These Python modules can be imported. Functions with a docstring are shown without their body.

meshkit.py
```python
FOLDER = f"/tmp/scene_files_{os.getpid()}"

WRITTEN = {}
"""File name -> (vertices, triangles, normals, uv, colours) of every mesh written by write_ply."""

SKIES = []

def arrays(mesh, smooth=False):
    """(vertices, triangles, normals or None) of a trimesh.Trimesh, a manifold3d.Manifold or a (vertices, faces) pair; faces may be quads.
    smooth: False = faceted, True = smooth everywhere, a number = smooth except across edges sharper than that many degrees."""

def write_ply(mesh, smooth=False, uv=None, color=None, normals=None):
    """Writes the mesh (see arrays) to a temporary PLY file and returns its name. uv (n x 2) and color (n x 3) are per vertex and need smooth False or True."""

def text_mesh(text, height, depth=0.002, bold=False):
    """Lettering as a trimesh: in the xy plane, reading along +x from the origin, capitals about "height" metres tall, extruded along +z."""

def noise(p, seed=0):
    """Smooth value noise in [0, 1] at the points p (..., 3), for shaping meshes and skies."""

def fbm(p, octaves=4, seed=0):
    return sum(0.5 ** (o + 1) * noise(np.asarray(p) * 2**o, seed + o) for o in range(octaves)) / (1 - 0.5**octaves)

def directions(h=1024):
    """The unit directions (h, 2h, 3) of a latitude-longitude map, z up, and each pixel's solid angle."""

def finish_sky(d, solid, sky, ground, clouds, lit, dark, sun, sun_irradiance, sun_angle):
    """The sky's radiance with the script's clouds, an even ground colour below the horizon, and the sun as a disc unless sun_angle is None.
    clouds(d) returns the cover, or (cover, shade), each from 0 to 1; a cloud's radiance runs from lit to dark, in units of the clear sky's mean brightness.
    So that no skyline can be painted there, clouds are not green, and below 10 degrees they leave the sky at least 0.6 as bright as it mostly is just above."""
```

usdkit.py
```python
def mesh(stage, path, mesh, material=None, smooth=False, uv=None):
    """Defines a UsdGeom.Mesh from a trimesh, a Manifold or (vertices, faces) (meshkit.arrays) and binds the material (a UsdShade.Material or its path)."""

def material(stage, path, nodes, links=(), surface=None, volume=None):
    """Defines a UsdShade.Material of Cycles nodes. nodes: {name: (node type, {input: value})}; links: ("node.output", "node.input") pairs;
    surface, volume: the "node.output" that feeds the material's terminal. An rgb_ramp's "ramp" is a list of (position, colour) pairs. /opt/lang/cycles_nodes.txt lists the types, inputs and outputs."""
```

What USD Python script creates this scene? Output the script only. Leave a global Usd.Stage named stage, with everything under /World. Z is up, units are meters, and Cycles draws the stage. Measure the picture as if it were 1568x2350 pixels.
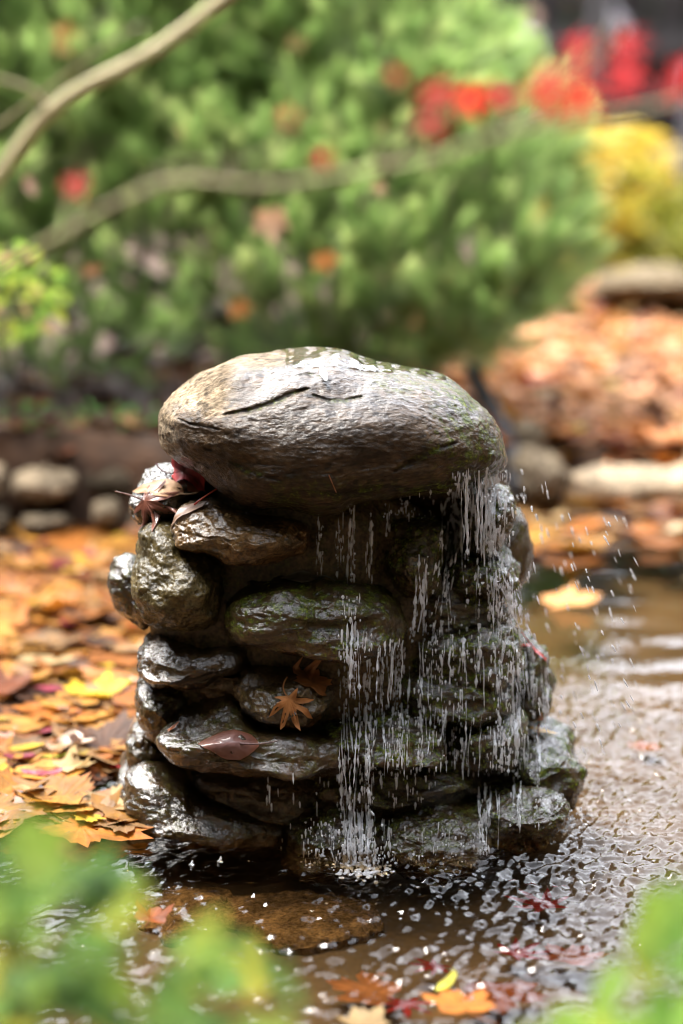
import math, random
import numpy as np, trimesh, usdkit
from meshkit import noise, fbm
from pxr import Usd, UsdGeom, UsdLux, UsdShade, Gf, Sdf, Vt

stage = Usd.Stage.CreateInMemory()
UsdGeom.Xform.Define(stage, '/World')
UsdGeom.Scope.Define(stage, '/World/Looks')
# ---------------------------------------------------------------- camera, sky, sun
CAM = np.array([0.0, -2.75, 1.0]); PITCH = math.radians(13.0)
PW, PH = 1568.0, 2350.0
FPX = 5510.0
cam = UsdGeom.Camera.Define(stage, '/World/camera')
cam.AddTranslateOp().Set(Gf.Vec3d(*CAM)); cam.AddRotateXOp().Set(90 - 13.0)
cam.CreateHorizontalApertureAttr(24.0); cam.CreateVerticalApertureAttr(36.0)
cam.CreateFocalLengthAttr(24.0 * FPX / PW)
cam.CreateFStopAttr(1.8); cam.CreateFocusDistanceAttr(2.72)
cam.CreateExposureAttr(2.9)
SUN_EL, SUN_AZ = math.radians(60), math.radians(-48)      # azimuth = atan2(x, y)
sun = UsdLux.DistantLight.Define(stage, '/World/sun')
sun.CreateIntensityAttr(0.32); sun.CreateAngleAttr(25.0); sun.CreateColorAttr(Gf.Vec3f(1.0, 0.95, 0.86))
sun.CreateNormalizeAttr(True)
sun.AddRotateZOp().Set(math.degrees(-SUN_AZ)); sun.AddRotateXOp().Set(-(90 - math.degrees(SUN_EL)))
# -z axis after rotation must point from the sun down: the light comes from (sin az, cos az)
usdkit.material(stage, '/World/Looks/sky_look', {
    'sky': ('sky_texture', {'sky_type': 'single_scattering', 'sun_disc': False, 'sun_elevation': SUN_EL, 'sun_rotation': SUN_AZ}),
    'grey': ('hsv', {'saturation': 0.22, 'value': 1.0}),
    'tc': ('texture_coordinate', {}),
    'n': ('noise_texture', {'scale': 2.2, 'detail': 5.0, 'roughness': 0.55}),
    'r': ('rgb_ramp', {'ramp': [(0.35, (0.75, 0.76, 0.80)), (0.62, (1.7, 1.68, 1.66))]}),
    'mul': ('mix', {'mix_type': 'multiply', 'fac': 1.0}),
    'bg': ('background_shader', {'strength': 0.15})},
    [('sky.color', 'grey.color'), ('tc.generated', 'n.vector'), ('n.fac', 'r.fac'), ('grey.color', 'mul.color1'), ('r.color', 'mul.color2'), ('mul.color', 'bg.color')],
    surface='bg.background')
dome = UsdLux.DomeLight.Define(stage, '/World/sky')
dome.CreateIntensityAttr(1.0)
UsdShade.MaterialBindingAPI.Apply(dome.GetPrim()).Bind(UsdShade.Material.Get(stage, '/World/Looks/sky_look'))
dome.GetPrim().SetCustomDataByKey('kind', 'structure')

# ---------------------------------------------------------------- helpers
rng = np.random.default_rng(7)
R_ = np.array([1.0, 0, 0]); F_ = np.array([0, math.cos(PITCH), -math.sin(PITCH)]); U_ = np.array([0, math.sin(PITCH), math.cos(PITCH)])
def ray(px, py):
    d = F_ + R_ * ((px - PW / 2) / FPX) - U_ * ((py - PH / 2) / FPX)
    return d / np.linalg.norm(d)
def at(px, py, Y):
    d = ray(px, py); return CAM + d * ((Y - CAM[1]) / d[1])
def ground(px, py, z=0.0):
    d = ray(px, py); return CAM + d * ((z - CAM[2]) / d[2])
def pixel(p):
    q = np.asarray(p) - CAM; w = q @ F_
    return np.stack([PW / 2 + FPX * (q @ R_) / w, PH / 2 - FPX * (q @ U_) / w], -1)
K = 1708.0 / 1568.0
ZOOM = {'T': (350, 820, 1.568), 'A': (250, 1250, 2.6133), 'B': (750, 1200, 2.24), 'C': (250, 1600, 2.6133), 'D': (750, 1700, 2.0907), 'L': (0, 600, 2.938), 'S': (0, 0, 1.0), 'P': (0, 0, 1 / K)}
def Z(zone, pts):
    ox, oy, s = ZOOM[zone]
    if zone == 'P': return np.array(pts, float)
    return np.array([((ox + x / s) / K, (oy + y / s) / K) for x, y in pts])
count = {}
def numbered(name, parent='/World'):
    k = parent + '/' + name; n = count.get(k, 0); count[k] = n + 1
    return k if n == 0 else f'{k}_{n:03d}'
def tag(prim, label=None, cat=None, group=None, kind=None):
    for k, v in (('label', label), ('category', cat), ('group', group), ('kind', kind)):
        if v: prim.SetCustomDataByKey(k, v)
    return prim
def thing(name, label, cat, group=None, loc=(0, 0, 0), kind=None):
    x = UsdGeom.Xform.Define(stage, numbered(name)); x.AddTranslateOp().Set(Gf.Vec3d(*map(float, loc)))
    return tag(x.GetPrim(), label, cat, group, kind)
LOOK = {}
def M(name, v, f, mat, parent='/World', tint=None, mask=None, smooth=True):
    p = str(parent.GetPath()) if not isinstance(parent, str) else parent
    if p != '/World':                                    # parts are written relative to their thing
        t = np.array(UsdGeom.XformCache().GetLocalToWorldTransform(stage.GetPrimAtPath(p)).ExtractTranslation())
        v = np.asarray(v) - t
    m = usdkit.mesh(stage, numbered(name, p), (v, f), LOOK[mat], smooth=smooth)
    for n, val in (('tint', tint), ('mask', mask)):
        if val is not None:
            val = np.asarray(val, np.float32)
            if val.ndim == 1: val = np.tile(val, (len(v), 1))
            UsdGeom.PrimvarsAPI(m).CreatePrimvar(n, Sdf.ValueTypeNames.Color3fArray, 'vertex').Set(Vt.Vec3fArray.FromNumpy(val))
    return m.GetPrim()
def tube(pts, rad, n=8):
    pts = np.asarray(pts, float); rad = np.broadcast_to(np.asarray(rad, float), len(pts))
    t = np.gradient(pts, axis=0); t /= np.linalg.norm(t, axis=1)[:, None] + 1e-12
    ref = np.array([0.31, 0.2, 0.93]); a = np.cross(t, ref); a /= np.linalg.norm(a, axis=1)[:, None] + 1e-9; b = np.cross(t, a)
    ang = np.linspace(0, 2 * np.pi, n, endpoint=False)
    v = pts[:, None] + rad[:, None, None] * (a[:, None] * np.cos(ang)[None, :, None] + b[:, None] * np.sin(ang)[None, :, None])
    v = v.reshape(-1, 3); f = []
    for i in range(len(pts) - 1):
        for j in range(n):
            q = i * n + j; r = i * n + (j + 1) % n
            f += [(q, r, r + n), (q, r + n, q + n)]
    v = np.vstack([v, pts[0], pts[-1]]); L = (len(pts) - 1) * n
    f += [(len(v) - 2, (j + 1) % n, j) for j in range(n)] + [(len(v) - 1, L + j, L + (j + 1) % n) for j in range(n)]
    return v, np.array(f)
def join(parts):
    V, F, n = [], [], 0
    for v, f in parts:
        V.append(np.asarray(v)); F.append(np.asarray(f) + n); n += len(v)
    return np.vstack(V), np.vstack(F)
def compact(v, f):
    u, i = np.unique(f, return_inverse=True); return v[u], i.reshape(f.shape)
def smoothline(pts, n):
    from scipy.interpolate import CubicSpline
    pts = np.asarray(pts, float); s = np.r_[0, np.cumsum(np.linalg.norm(np.diff(pts, axis=0), axis=1))]
    return CubicSpline(s, pts)(np.linspace(0, s[-1], n))
def sstep(x, a, b):
    t = np.clip((x - a) / (b - a), 0, 1); return t * t * (3 - 2 * t)
def look(name, nodes, links, surface='p.BSDF', volume=None):
    LOOK[name] = usdkit.material(stage, '/World/Looks/' + name, nodes, links, surface=surface, volume=volume)

# ---------------------------------------------------------------- materials
def stone_look(name, rough, coat, bump1, bump2, stretch=(1, 1, 1), coatbump=0.35, ior=1.75):
    """tint = stone colour; mask = (dry, moss, streak)"""
    look(name, {
        'tc': ('texture_coordinate', {}), 'map': ('mapping', {'scale': stretch}),
        'tint': ('attribute', {'attribute': 'tint'}), 'mask': ('attribute', {'attribute': 'mask'}), 'ms': ('separate_color', {}),
        'n1': ('noise_texture', {'scale': 30.0, 'detail': 8.0, 'roughness': 0.65}), 'r1': ('rgb_ramp', {'ramp': [(0.25, (0.25, 0.22, 0.2)), (0.5, (0.9, 0.88, 0.85)), (0.75, (1.9, 1.8, 1.65))]}),
        'n2': ('noise_texture', {'scale': 190.0, 'detail': 4.0, 'roughness': 0.6}), 'r2': ('rgb_ramp', {'ramp': [(0.35, (0.45, 0.42, 0.4)), (0.65, (1.45, 1.42, 1.38))]}),
        'c1': ('mix', {'mix_type': 'multiply', 'fac': 1.0}), 'c2': ('mix', {'mix_type': 'multiply', 'fac': 0.85}),
        'n3': ('noise_texture', {'scale': 75.0, 'detail': 5.0, 'roughness': 0.7}), 'mt': ('map_range', {'from_min': 0.47, 'from_max': 0.60, 'clamp': True}), 'mm': ('math', {'math_type': 'multiply', 'use_clamp': True}),
        'mc': ('rgb_ramp', {'ramp': [(0.3, (0.012, 0.020, 0.002)), (0.55, (0.05, 0.068, 0.005)), (0.75, (0.17, 0.19, 0.014))]}), 'nm': ('noise_texture', {'scale': 260.0, 'detail': 2.0}),
        'cm': ('mix', {}),
        'bn': ('noise_texture', {'scale': 85.0, 'detail': 6.0, 'roughness': 0.62}), 'bv': ('noise_texture', {'scale': 260.0, 'detail': 3.0, 'roughness': 0.6}),
        'b1': ('bump', {'strength': bump1, 'distance': 0.006}), 'b2': ('bump', {'strength': bump2, 'distance': 0.0018}),
        'cb': ('bump', {'strength': coatbump, 'distance': 0.004}), 'cbn': ('noise_texture', {'scale': 200.0, 'detail': 4.0, 'roughness': 0.6, 'distortion': 0.4}),
        'cw': ('math', {'math_type': 'subtract', 'value1': 1.0, 'use_clamp': True}), 'cw2': ('math', {'math_type': 'multiply', 'value2': coat, 'use_clamp': True}),
        'cw3': ('math', {'math_type': 'multiply_add', 'value2': -0.55, 'value3': 1.0}), 'cw4': ('math', {'math_type': 'multiply'}),
        'p': ('principled_bsdf', {'roughness': rough, 'specular_ior_level': 0.02, 'coat_roughness': 0.03, 'coat_ior': ior})},
        [('tc.object', 'map.vector'), ('map.vector', 'n1.vector'), ('map.vector', 'n2.vector'), ('map.vector', 'bn.vector'), ('map.vector', 'bv.vector'), ('tc.object', 'n3.vector'), ('tc.object', 'nm.vector'), ('map.vector', 'cbn.vector'),
         ('mask.color', 'ms.color'), ('n1.fac', 'r1.fac'), ('n2.fac', 'r2.fac'), ('tint.color', 'c1.color1'), ('r1.color', 'c1.color2'), ('c1.color', 'c2.color1'), ('r2.color', 'c2.color2'),
         ('n3.fac', 'mt.value'), ('mt.result', 'mm.value1'), ('ms.g', 'mm.value2'), ('nm.fac', 'mc.fac'), ('mm.value', 'cm.fac'), ('c2.color', 'cm.color1'), ('mc.color', 'cm.color2'), ('cm.color', 'p.base_color'),
         ('bn.fac', 'b1.height'), ('bv.fac', 'b2.height'), ('b1.normal', 'b2.normal'), ('b2.normal', 'p.normal'), ('cbn.fac', 'cb.height'), ('b1.normal', 'cb.normal'), ('cb.normal', 'p.coat_normal'),
         ('ms.r', 'cw.value2'), ('cw.value', 'cw2.value1'), ('mm.value', 'cw3.value1'), ('cw2.value', 'cw4.value1'), ('cw3.value', 'cw4.value2'), ('cw4.value', 'p.coat_weight')])
stone_look('wet_stone', 0.6, 1.0, 0.45, 0.6, coatbump=0.5, ior=1.9)
stone_look('boulder_stone', 0.65, 1.0, 0.6, 0.9, stretch=(0.5, 1, 1.3), coatbump=0.6, ior=1.42)
stone_look('dry_stone', 0.85, 0.0, 0.6, 0.6)
def leaf_look(name, rough, trans, spec=0.5, coat=0.0, var=True):
    look(name, {
        'tint': ('attribute', {'attribute': 'tint'}), 'tc': ('texture_coordinate', {}), 'n': ('noise_texture', {'scale': 45.0, 'detail': 5.0, 'roughness': 0.6}),
        'r': ('rgb_ramp', {'ramp': [(0.3, (0.55, 0.5, 0.45)), (0.5, (1.0, 1.0, 1.0)), (0.7, (1.25, 1.3, 1.3))]}), 'm': ('mix', {'mix_type': 'multiply', 'fac': 0.8}),
        'bn': ('noise_texture', {'scale': 160.0, 'detail': 3.0}), 'b': ('bump', {'strength': 0.3, 'distance': 0.002}),
        'p': ('principled_bsdf', {'roughness': rough, 'specular_ior_level': spec, 'coat_weight': coat, 'coat_roughness': 0.08}), 't': ('translucent_bsdf', {}), 'mix': ('mix_closure', {'fac': trans})},
        [('tc.object', 'n.vector'), ('tc.object', 'bn.vector'), ('n.fac', 'r.fac'), ('tint.color', 'm.color1'), ('r.color', 'm.color2'), ('m.color', 'p.base_color'), ('m.color', 't.color'), ('bn.fac', 'b.height'), ('b.normal', 'p.normal'),
         ('p.BSDF', 'mix.closure1'), ('t.BSDF', 'mix.closure2')], surface='mix.closure')
leaf_look('dead_leaf', 0.55, 0.25, spec=0.2)
leaf_look('wet_leaf', 0.45, 0.1, spec=.3, coat=0.4)
leaf_look('green_leaf', 0.6, 0.5, spec=0.1)
def needle_look(name, ramp, trans=0.3):
    look(name, {
        'oi': ('object_info', {}), 'r': ('rgb_ramp', {'ramp': ramp}), 'tint': ('attribute', {'attribute': 'tint'}), 'm': ('mix', {'mix_type': 'multiply', 'fac': 1.0}),
        'p': ('principled_bsdf', {'roughness': 0.45, 'specular_ior_level': 0.5}), 't': ('translucent_bsdf', {}), 'mix': ('mix_closure', {'fac': trans})},
        [('oi.random', 'r.fac'), ('r.color', 'm.color1'), ('tint.color', 'm.color2'), ('m.color', 'p.base_color'), ('m.color', 't.color'), ('p.BSDF', 'mix.closure1'), ('t.BSDF', 'mix.closure2')], surface='mix.closure')
needle_look('pine_needles', [(0.0, (0.18, 0.29, 0.08)), (0.4, (0.31, 0.46, 0.14)), (0.75, (0.39, 0.53, 0.18)), (1.0, (0.52, 0.60, 0.24))], 0.42)
needle_look('wood_foliage', [(0.0, (0.012, 0.022, 0.008)), (0.5, (0.03, 0.05, 0.012)), (0.8, (0.05, 0.06, 0.015)), (0.9, (0.16, 0.06, 0.015)), (1.0, (0.2, 0.02, 0.015))], 0.0)
needle_look('yellow_foliage', [(0.0, (0.60, 0.46, 0.04)), (0.4, (0.70, 0.56, 0.07)), (0.7, (0.68, 0.42, 0.07)), (1.0, (0.44, 0.50, 0.06))], 0.35)
needle_look('olive_foliage', [(0.0, (0.12, 0.14, 0.02)), (0.5, (0.28, 0.3, 0.04)), (1.0, (0.42, 0.36, 0.05))], 0.3)
def plain_look(name, dark, light, scale, rough, bump=0.4, dist=0.004, stretch=(1, 1, 1), spec=0.4):
    look(name, {'tc': ('texture_coordinate', {}), 'map': ('mapping', {'scale': stretch}), 'n': ('noise_texture', {'scale': scale, 'detail': 7.0, 'roughness': 0.6}), 'r': ('rgb_ramp', {'ramp': [(0.3, dark), (0.7, light)]}),
                'b': ('bump', {'strength': bump, 'distance': dist}), 'p': ('principled_bsdf', {'roughness': rough, 'specular_ior_level': spec})},
         [('tc.object', 'map.vector'), ('map.vector', 'n.vector'), ('n.fac', 'r.fac'), ('r.color', 'p.base_color'), ('n.fac', 'b.height'), ('b.normal', 'p.normal')])
plain_look('bark', (0.035, 0.025, 0.016), (0.11, 0.08, 0.05), 60.0, 0.8, stretch=(1, 1, 1))
plain_look('pale_bark', (0.40, 0.34, 0.17), (0.60, 0.52, 0.29), 50.0, 0.7)
plain_look('branch_bark', (0.22, 0.18, 0.09), (0.40, 0.34, 0.18), 50.0, 0.75)
plain_look('soil', (0.018, 0.011, 0.007), (0.12, 0.06, 0.03), 14.0, 0.9, 0.7, 0.02)
plain_look('pond_silt', (0.03, 0.021, 0.011), (0.10, 0.068, 0.036), 7.0, 0.8, 0.3, 0.01)
plain_look('black_plastic', (0.02, 0.02, 0.024), (0.035, 0.035, 0.04), 30.0, 0.45, 0.1, 0.001)
plain_look('dark_timber', (0.012, 0.010, 0.010), (0.05, 0.042, 0.04), 8.0, 0.75, 0.4, 0.004)
plain_look('grey_timber', (0.11, 0.11, 0.13), (0.22, 0.22, 0.25), 10.0, 0.75, 0.4, 0.004)
look('pond_water', {
    'tc': ('texture_coordinate', {}), 'n': ('noise_texture', {'scale': 70.0, 'detail': 2.0}), 'b': ('bump', {'strength': 0.12, 'distance': 0.002}),
    'fr': ('fresnel', {'IOR': 1.34}), 'tr': ('transparent_bsdf', {'color': (0.80, 0.68, 0.50)}), 'g': ('glossy_bsdf', {'color': (1, 1, 1), 'roughness': 0.015}), 'mix': ('mix_closure', {})},
    [('tc.object', 'n.vector'), ('n.fac', 'b.height'), ('b.normal', 'fr.normal'), ('b.normal', 'g.normal'), ('fr.fac', 'mix.fac'), ('tr.BSDF', 'mix.closure1'), ('g.BSDF', 'mix.closure2')], surface='mix.closure')
look('clear_water', {'tc': ('texture_coordinate', {}), 'n': ('noise_texture', {'scale': 60.0, 'detail': 2.0}), 'b': ('bump', {'strength': 0.3, 'distance': 0.002}), 'fr': ('fresnel', {'IOR': 1.4}), 'tr': ('transparent_bsdf', {'color': (0.97, 0.97, 0.96)}), 'g': ('glossy_bsdf', {'color': (1, 1, 1), 'roughness': 0.02}), 'mix': ('mix_closure', {})},
    [('tc.object', 'n.vector'), ('n.fac', 'b.height'), ('b.normal', 'fr.normal'), ('b.normal', 'g.normal'), ('fr.fac', 'mix.fac'), ('tr.BSDF', 'mix.closure1'), ('g.BSDF', 'mix.closure2')], surface='mix.closure')
look('falling_drops', {
    'gl': ('glass_bsdf', {'color': (1, 1, 1), 'roughness': 0.0, 'IOR': 1.33}), 'd': ('principled_bsdf', {'base_color': (0.93, 0.94, 0.96), 'roughness': 0.12, 'specular_ior_level': 0.6}), 'mix': ('mix_closure', {'fac': 0.3})},
    [('gl.BSDF', 'mix.closure1'), ('d.BSDF', 'mix.closure2')], surface='mix.closure')
look('foam', {'gl': ('glass_bsdf', {'color': (1, 1, 1), 'roughness': 0.05, 'IOR': 1.33}), 'd': ('principled_bsdf', {'base_color': (0.85, 0.86, 0.88), 'roughness': 0.2}), 'mix': ('mix_closure', {'fac': 0.22})},
     [('gl.BSDF', 'mix.closure1'), ('d.BSDF', 'mix.closure2')], surface='mix.closure')

# ---------------------------------------------------------------- terrain with the pond basin
def pond_sdf(x, y):
    """positive inside the pond"""
    back = 1.50 + 0.22 * sstep(x, 0.15, 0.45) + 0.02 * np.sin(5 * x)
    front = -1.18 + 0.08 * np.sin(3 * x + 1)
    return np.minimum(np.minimum(back - y, y - front), np.minimum(x + 1.7, 2.1 - x))
def terrain(x, y):
    inside = sstep(pond_sdf(x, y), -0.02, 0.05)
    bank = 0.15 - 0.075 * sstep(x, 0.1, 0.4) + 0.05 * (fbm(np.stack([x * 2, y * 2, 0 * x], -1), 4, 3) - 0.5)
    bank = bank + 0.12 * sstep(y, 4.5, 9) * sstep(np.abs(x), 0, 2) 
    bed = -0.07 + 0.03 * (fbm(np.stack([x * 6, y * 6, 0 * x], -1), 4, 9) - 0.5)
    return bank * (1 - inside) + bed * inside
def axis(lo, hi, fine, far):
    n = int((hi - lo) / fine); mid = np.linspace(lo, hi, n)
    g = np.geomspace(fine, far, 26)
    return np.r_[lo - g[::-1], mid, hi + g]
gx, gy = axis(-2.0, 2.3, 0.03, 90), axis(-1.6, 4.5, 0.03, 90)
X, Y = np.meshgrid(gx, gy, indexing='ij')
def gridmesh(X, Y, Zz):
    n, m = X.shape; v = np.stack([X, Y, Zz], -1).reshape(-1, 3); i = np.arange(n * m).reshape(n, m)
    a, b, c, d = i[:-1, :-1].ravel(), i[1:, :-1].ravel(), i[1:, 1:].ravel(), i[:-1, 1:].ravel()
    return v, np.vstack([np.stack([a, b, c], 1), np.stack([a, c, d], 1)])
tv, tf = gridmesh(X, Y, terrain(X, Y))
tag(M('ground', tv, tf, 'soil'), kind='structure')
# the bed of the pond, a few millimetres above the basin
bx, by = np.arange(-1.62, 2.02, 0.03), np.arange(-1.12, 1.76, 0.03)
BX, BY = np.meshgrid(bx, by, indexing='ij')
bv, bf = gridmesh(BX, BY, terrain(BX, BY) + 0.004)
cen = bv[bf].mean(1); keep = pond_sdf(cen[:, 0], cen[:, 1]) > 0.06
tag(M('pond_bed', *compact(bv, bf[keep]), 'pond_silt'), kind='structure')

# water surface: real ripples round the falls
def water_height(x, y):
    r = np.hypot((x - 0.16) / 1.15, y + 0.12)
    A = 1 - sstep(r, 0.42, 0.78)
    A = np.maximum(A, 0.05) * (1 - 0.75 * sstep(-x, 0.05, 0.25) * sstep(y, -0.45, -0.1))
    p = np.stack([x, y, 0 * x], -1)
    q = np.random.default_rng(15); h = 0 * x; base = 0 * x
    for k in range(64):
        lam = np.exp(q.uniform(np.log(.0105), np.log(.034))); th = q.uniform(0, 2 * np.pi); kx, ky = 2 * np.pi / lam * np.cos(th), 2 * np.pi / lam * np.sin(th)
        h = h + .0085 * lam * np.cos(kx * x + ky * y + q.uniform(0, 6.3) + 1.2 * np.sin(9 * x * np.cos(k) + 7 * y * np.sin(k)))
    for k in range(10):
        lam = q.uniform(.05, .16); th = q.normal(np.pi / 2, .5); base = base + .0016 * lam * np.cos(2 * np.pi / lam * (np.cos(th) * x + np.sin(th) * y) + q.uniform(0, 6.3) + np.sin(5 * x + k))
    near = np.exp(-(((x - .07) / .17) ** 2 + ((y + .22) / .10) ** 2)) + np.exp(-(((x - .27) / .10) ** 2 + ((y + .10) / .16) ** 2)); fine = 0 * x
    for k in range(40):
        lam = q.uniform(.0075, .014); th = q.uniform(0, 2 * np.pi); fine = fine + .0085 * lam * np.cos(2 * np.pi / lam * (np.cos(th) * x + np.sin(th) * y) + q.uniform(0, 6.3))
    h = A * (h * (0.5 + noise(p * 8, 3)) * (1 + .8 * near) + fine * (.35 + 1.3 * near)) + base
    q = np.random.default_rng(5)
    for k in range(46):
        cx, cy = 0.12 + q.normal() * 0.26, -0.20 + q.normal() * 0.16
        d = np.hypot(x - cx, y - cy); w = q.uniform(0.022, 0.05)
        h = h + q.uniform(0.0003, 0.0008) * np.exp(-d / q.uniform(0.04, 0.16)) * np.cos(2 * np.pi * d / w)
    d = np.hypot(x - 0.12, y + 0.1)
    return h + 0.0009 * np.exp(-((d - 0.45) / 0.18) ** 2) * np.cos(2 * np.pi * (d + 0.02 * noise(p * 9, 8)) / 0.042)
wx = np.r_[np.arange(-1.68, -0.5, 0.03), np.arange(-0.5, -0.3, 0.005), np.arange(-0.3, 0.6, 0.003), np.arange(0.6, 0.75, 0.005), np.arange(0.76, 2.08, 0.03)]
wy = np.r_[np.arange(-1.2, -0.7, 0.03), np.arange(-0.7, -0.6, 0.005), np.arange(-0.6, 0.15, 0.003), np.arange(0.15, 0.75, 0.005), np.arange(0.76, 1.78, 0.02)]
WX, WY = np.meshgrid(wx, wy, indexing='ij')
wv, wf = gridmesh(WX, WY, water_height(WX, WY))
cen = wv[wf].mean(1); keep = pond_sdf(cen[:, 0], cen[:, 1]) > -0.01
tag(M('pond_water', *compact(wv, wf[keep]), 'pond_water'), kind='structure')

# ---------------------------------------------------------------- stones
ICO = {s: trimesh.creation.icosphere(subdivisions=s) for s in (3, 4, 5, 6)}
_m = ICO[6].subdivide(); ICO[7] = trimesh.Trimesh(_m.vertices / np.linalg.norm(_m.vertices, axis=1)[:, None], _m.faces, process=False)
def stone(poly, Yc, depth, n=2.6, seed=0, amp=0.16, sub=5, fine=1.0, refit=True, grow=0):
    """A rounded block in world axes whose outline, seen from the pond's bank, has the given shape; returns vertices and faces."""
    poly = np.asarray(poly, float)
    from shapely.geometry import Polygon
    pg = Polygon(poly).buffer(6 + grow).buffer(-6).simplify(0.5)
    c = np.array(pg.centroid.coords[0]); C = at(c[0], c[1], Yc)
    dist = (C - CAM) @ F_; s = dist / FPX
    ring = np.array(pg.exterior.coords); uv = np.stack([(ring[:, 0] - c[0]) * s, -(ring[:, 1] - c[1]) * s], -1)
    a, b = np.ptp(uv[:, 0]) / 2, np.ptp(uv[:, 1]) / 2
    d = ICO[sub].vertices.copy()
    q = d / (np.abs(d) ** n).sum(1)[:, None] ** (1 / n)
    q = q * (1 + amp * (fbm(d * 1.3 + seed * 7.7, 3, seed) - 0.5) * 2)[:, None]
    q = q * np.array([a, depth, b])
    size = (a * b * depth) ** (1 / 3)
    if refit:
        pu, pv, pw = q @ R_, q @ U_, q @ F_
        th = np.arctan2(pv, pu); r = np.hypot(pu, pv)
        nb = 96; bins = ((th + np.pi) / (2 * np.pi) * nb).astype(int) % nb
        ra = np.zeros(nb); np.maximum.at(ra, bins, r)
        ra = np.convolve(np.r_[ra[-2:], ra, ra[:2]], np.ones(5) / 5, 'valid')
        mid = (np.arange(nb) + 0.5) / nb * 2 * np.pi - np.pi
        rt = np.zeros(nb); e0, e1 = uv, np.roll(uv, -1, 0)
        for k, t in enumerate(mid):
            dx, dy = math.cos(t), math.sin(t); ex, ey = (e1 - e0).T
            den = dx * ey - dy * ex; den[np.abs(den) < 1e-12] = 1e-12
            tt = (e0[:, 0] * ey - e0[:, 1] * ex) / den; uu = (e0[:, 0] * dy - e0[:, 1] * dx) / den
            ok = (tt > 0) & (uu >= 0) & (uu <= 1); rt[k] = tt[ok].max() if ok.any() else 0.5 * (a + b)
        rt = np.convolve(np.r_[rt[-1:], rt, rt[:1]], [0.25, 0.5, 0.25], 'valid')
        g = np.interp(th, np.r_[mid[-1] - 2 * np.pi, mid, mid[0] + 2 * np.pi], np.r_[rt[-1] / ra[-1], rt / ra, rt[0] / ra[0]])
        q = np.outer(pu * g, R_) + np.outer(pv * g, U_) + np.outer(pw, F_)
    v = C + q
    m = trimesh.Trimesh(v, ICO[sub].faces, process=False); nrm = np.array(m.vertex_normals)
    lay = v * np.array([14, 14, 34])
    rid = np.abs(2 * noise(v * 17 + seed, seed + 3) - 1); rid2 = np.abs(2 * noise(v * 43 + seed, seed + 4) - 1)
    if sub > 4: v = v + nrm * (fine * ((1.1 if sub == 7 else 1.0) * (0.0030 * (fbm(v * 120 + seed, 3, seed + 6) - .5) + .0016 * (noise(v * 330 + seed, seed + 8) - .5)) - (0.7 if sub == 7 else 1.0) * 0.0016 * sstep(noise(v * 170, seed + 7), .58, .85)))[:, None]
    v = v + nrm * (fine * (0.010 * (fbm(v * 16 + seed, 4, seed + 2) - 0.5) + 0.008 * (fbm(lay * 1.6, 4, seed + 5) - 0.5) + 0.010 * (rid - .5) + 0.0035 * (rid2 - .5)))[:, None]
    return v, ICO[sub].faces
def near_line(px, line):
    """distance in pixels to a polyline and the side (positive above)"""
    best = np.full(len(px), 1e9); side = np.zeros(len(px))
    for p, q in zip(line[:-1], line[1:]):
        e = q - p; t = np.clip(((px - p) @ e) / (e @ e), 0, 1); c = p + t[:, None] * e; d = np.linalg.norm(px - c, axis=1)
        up = d < best; best[up] = d[up]; side[up] = np.sign((px - c)[up] @ np.array([-e[1], e[0]])) * -1
    return best, side
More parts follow.
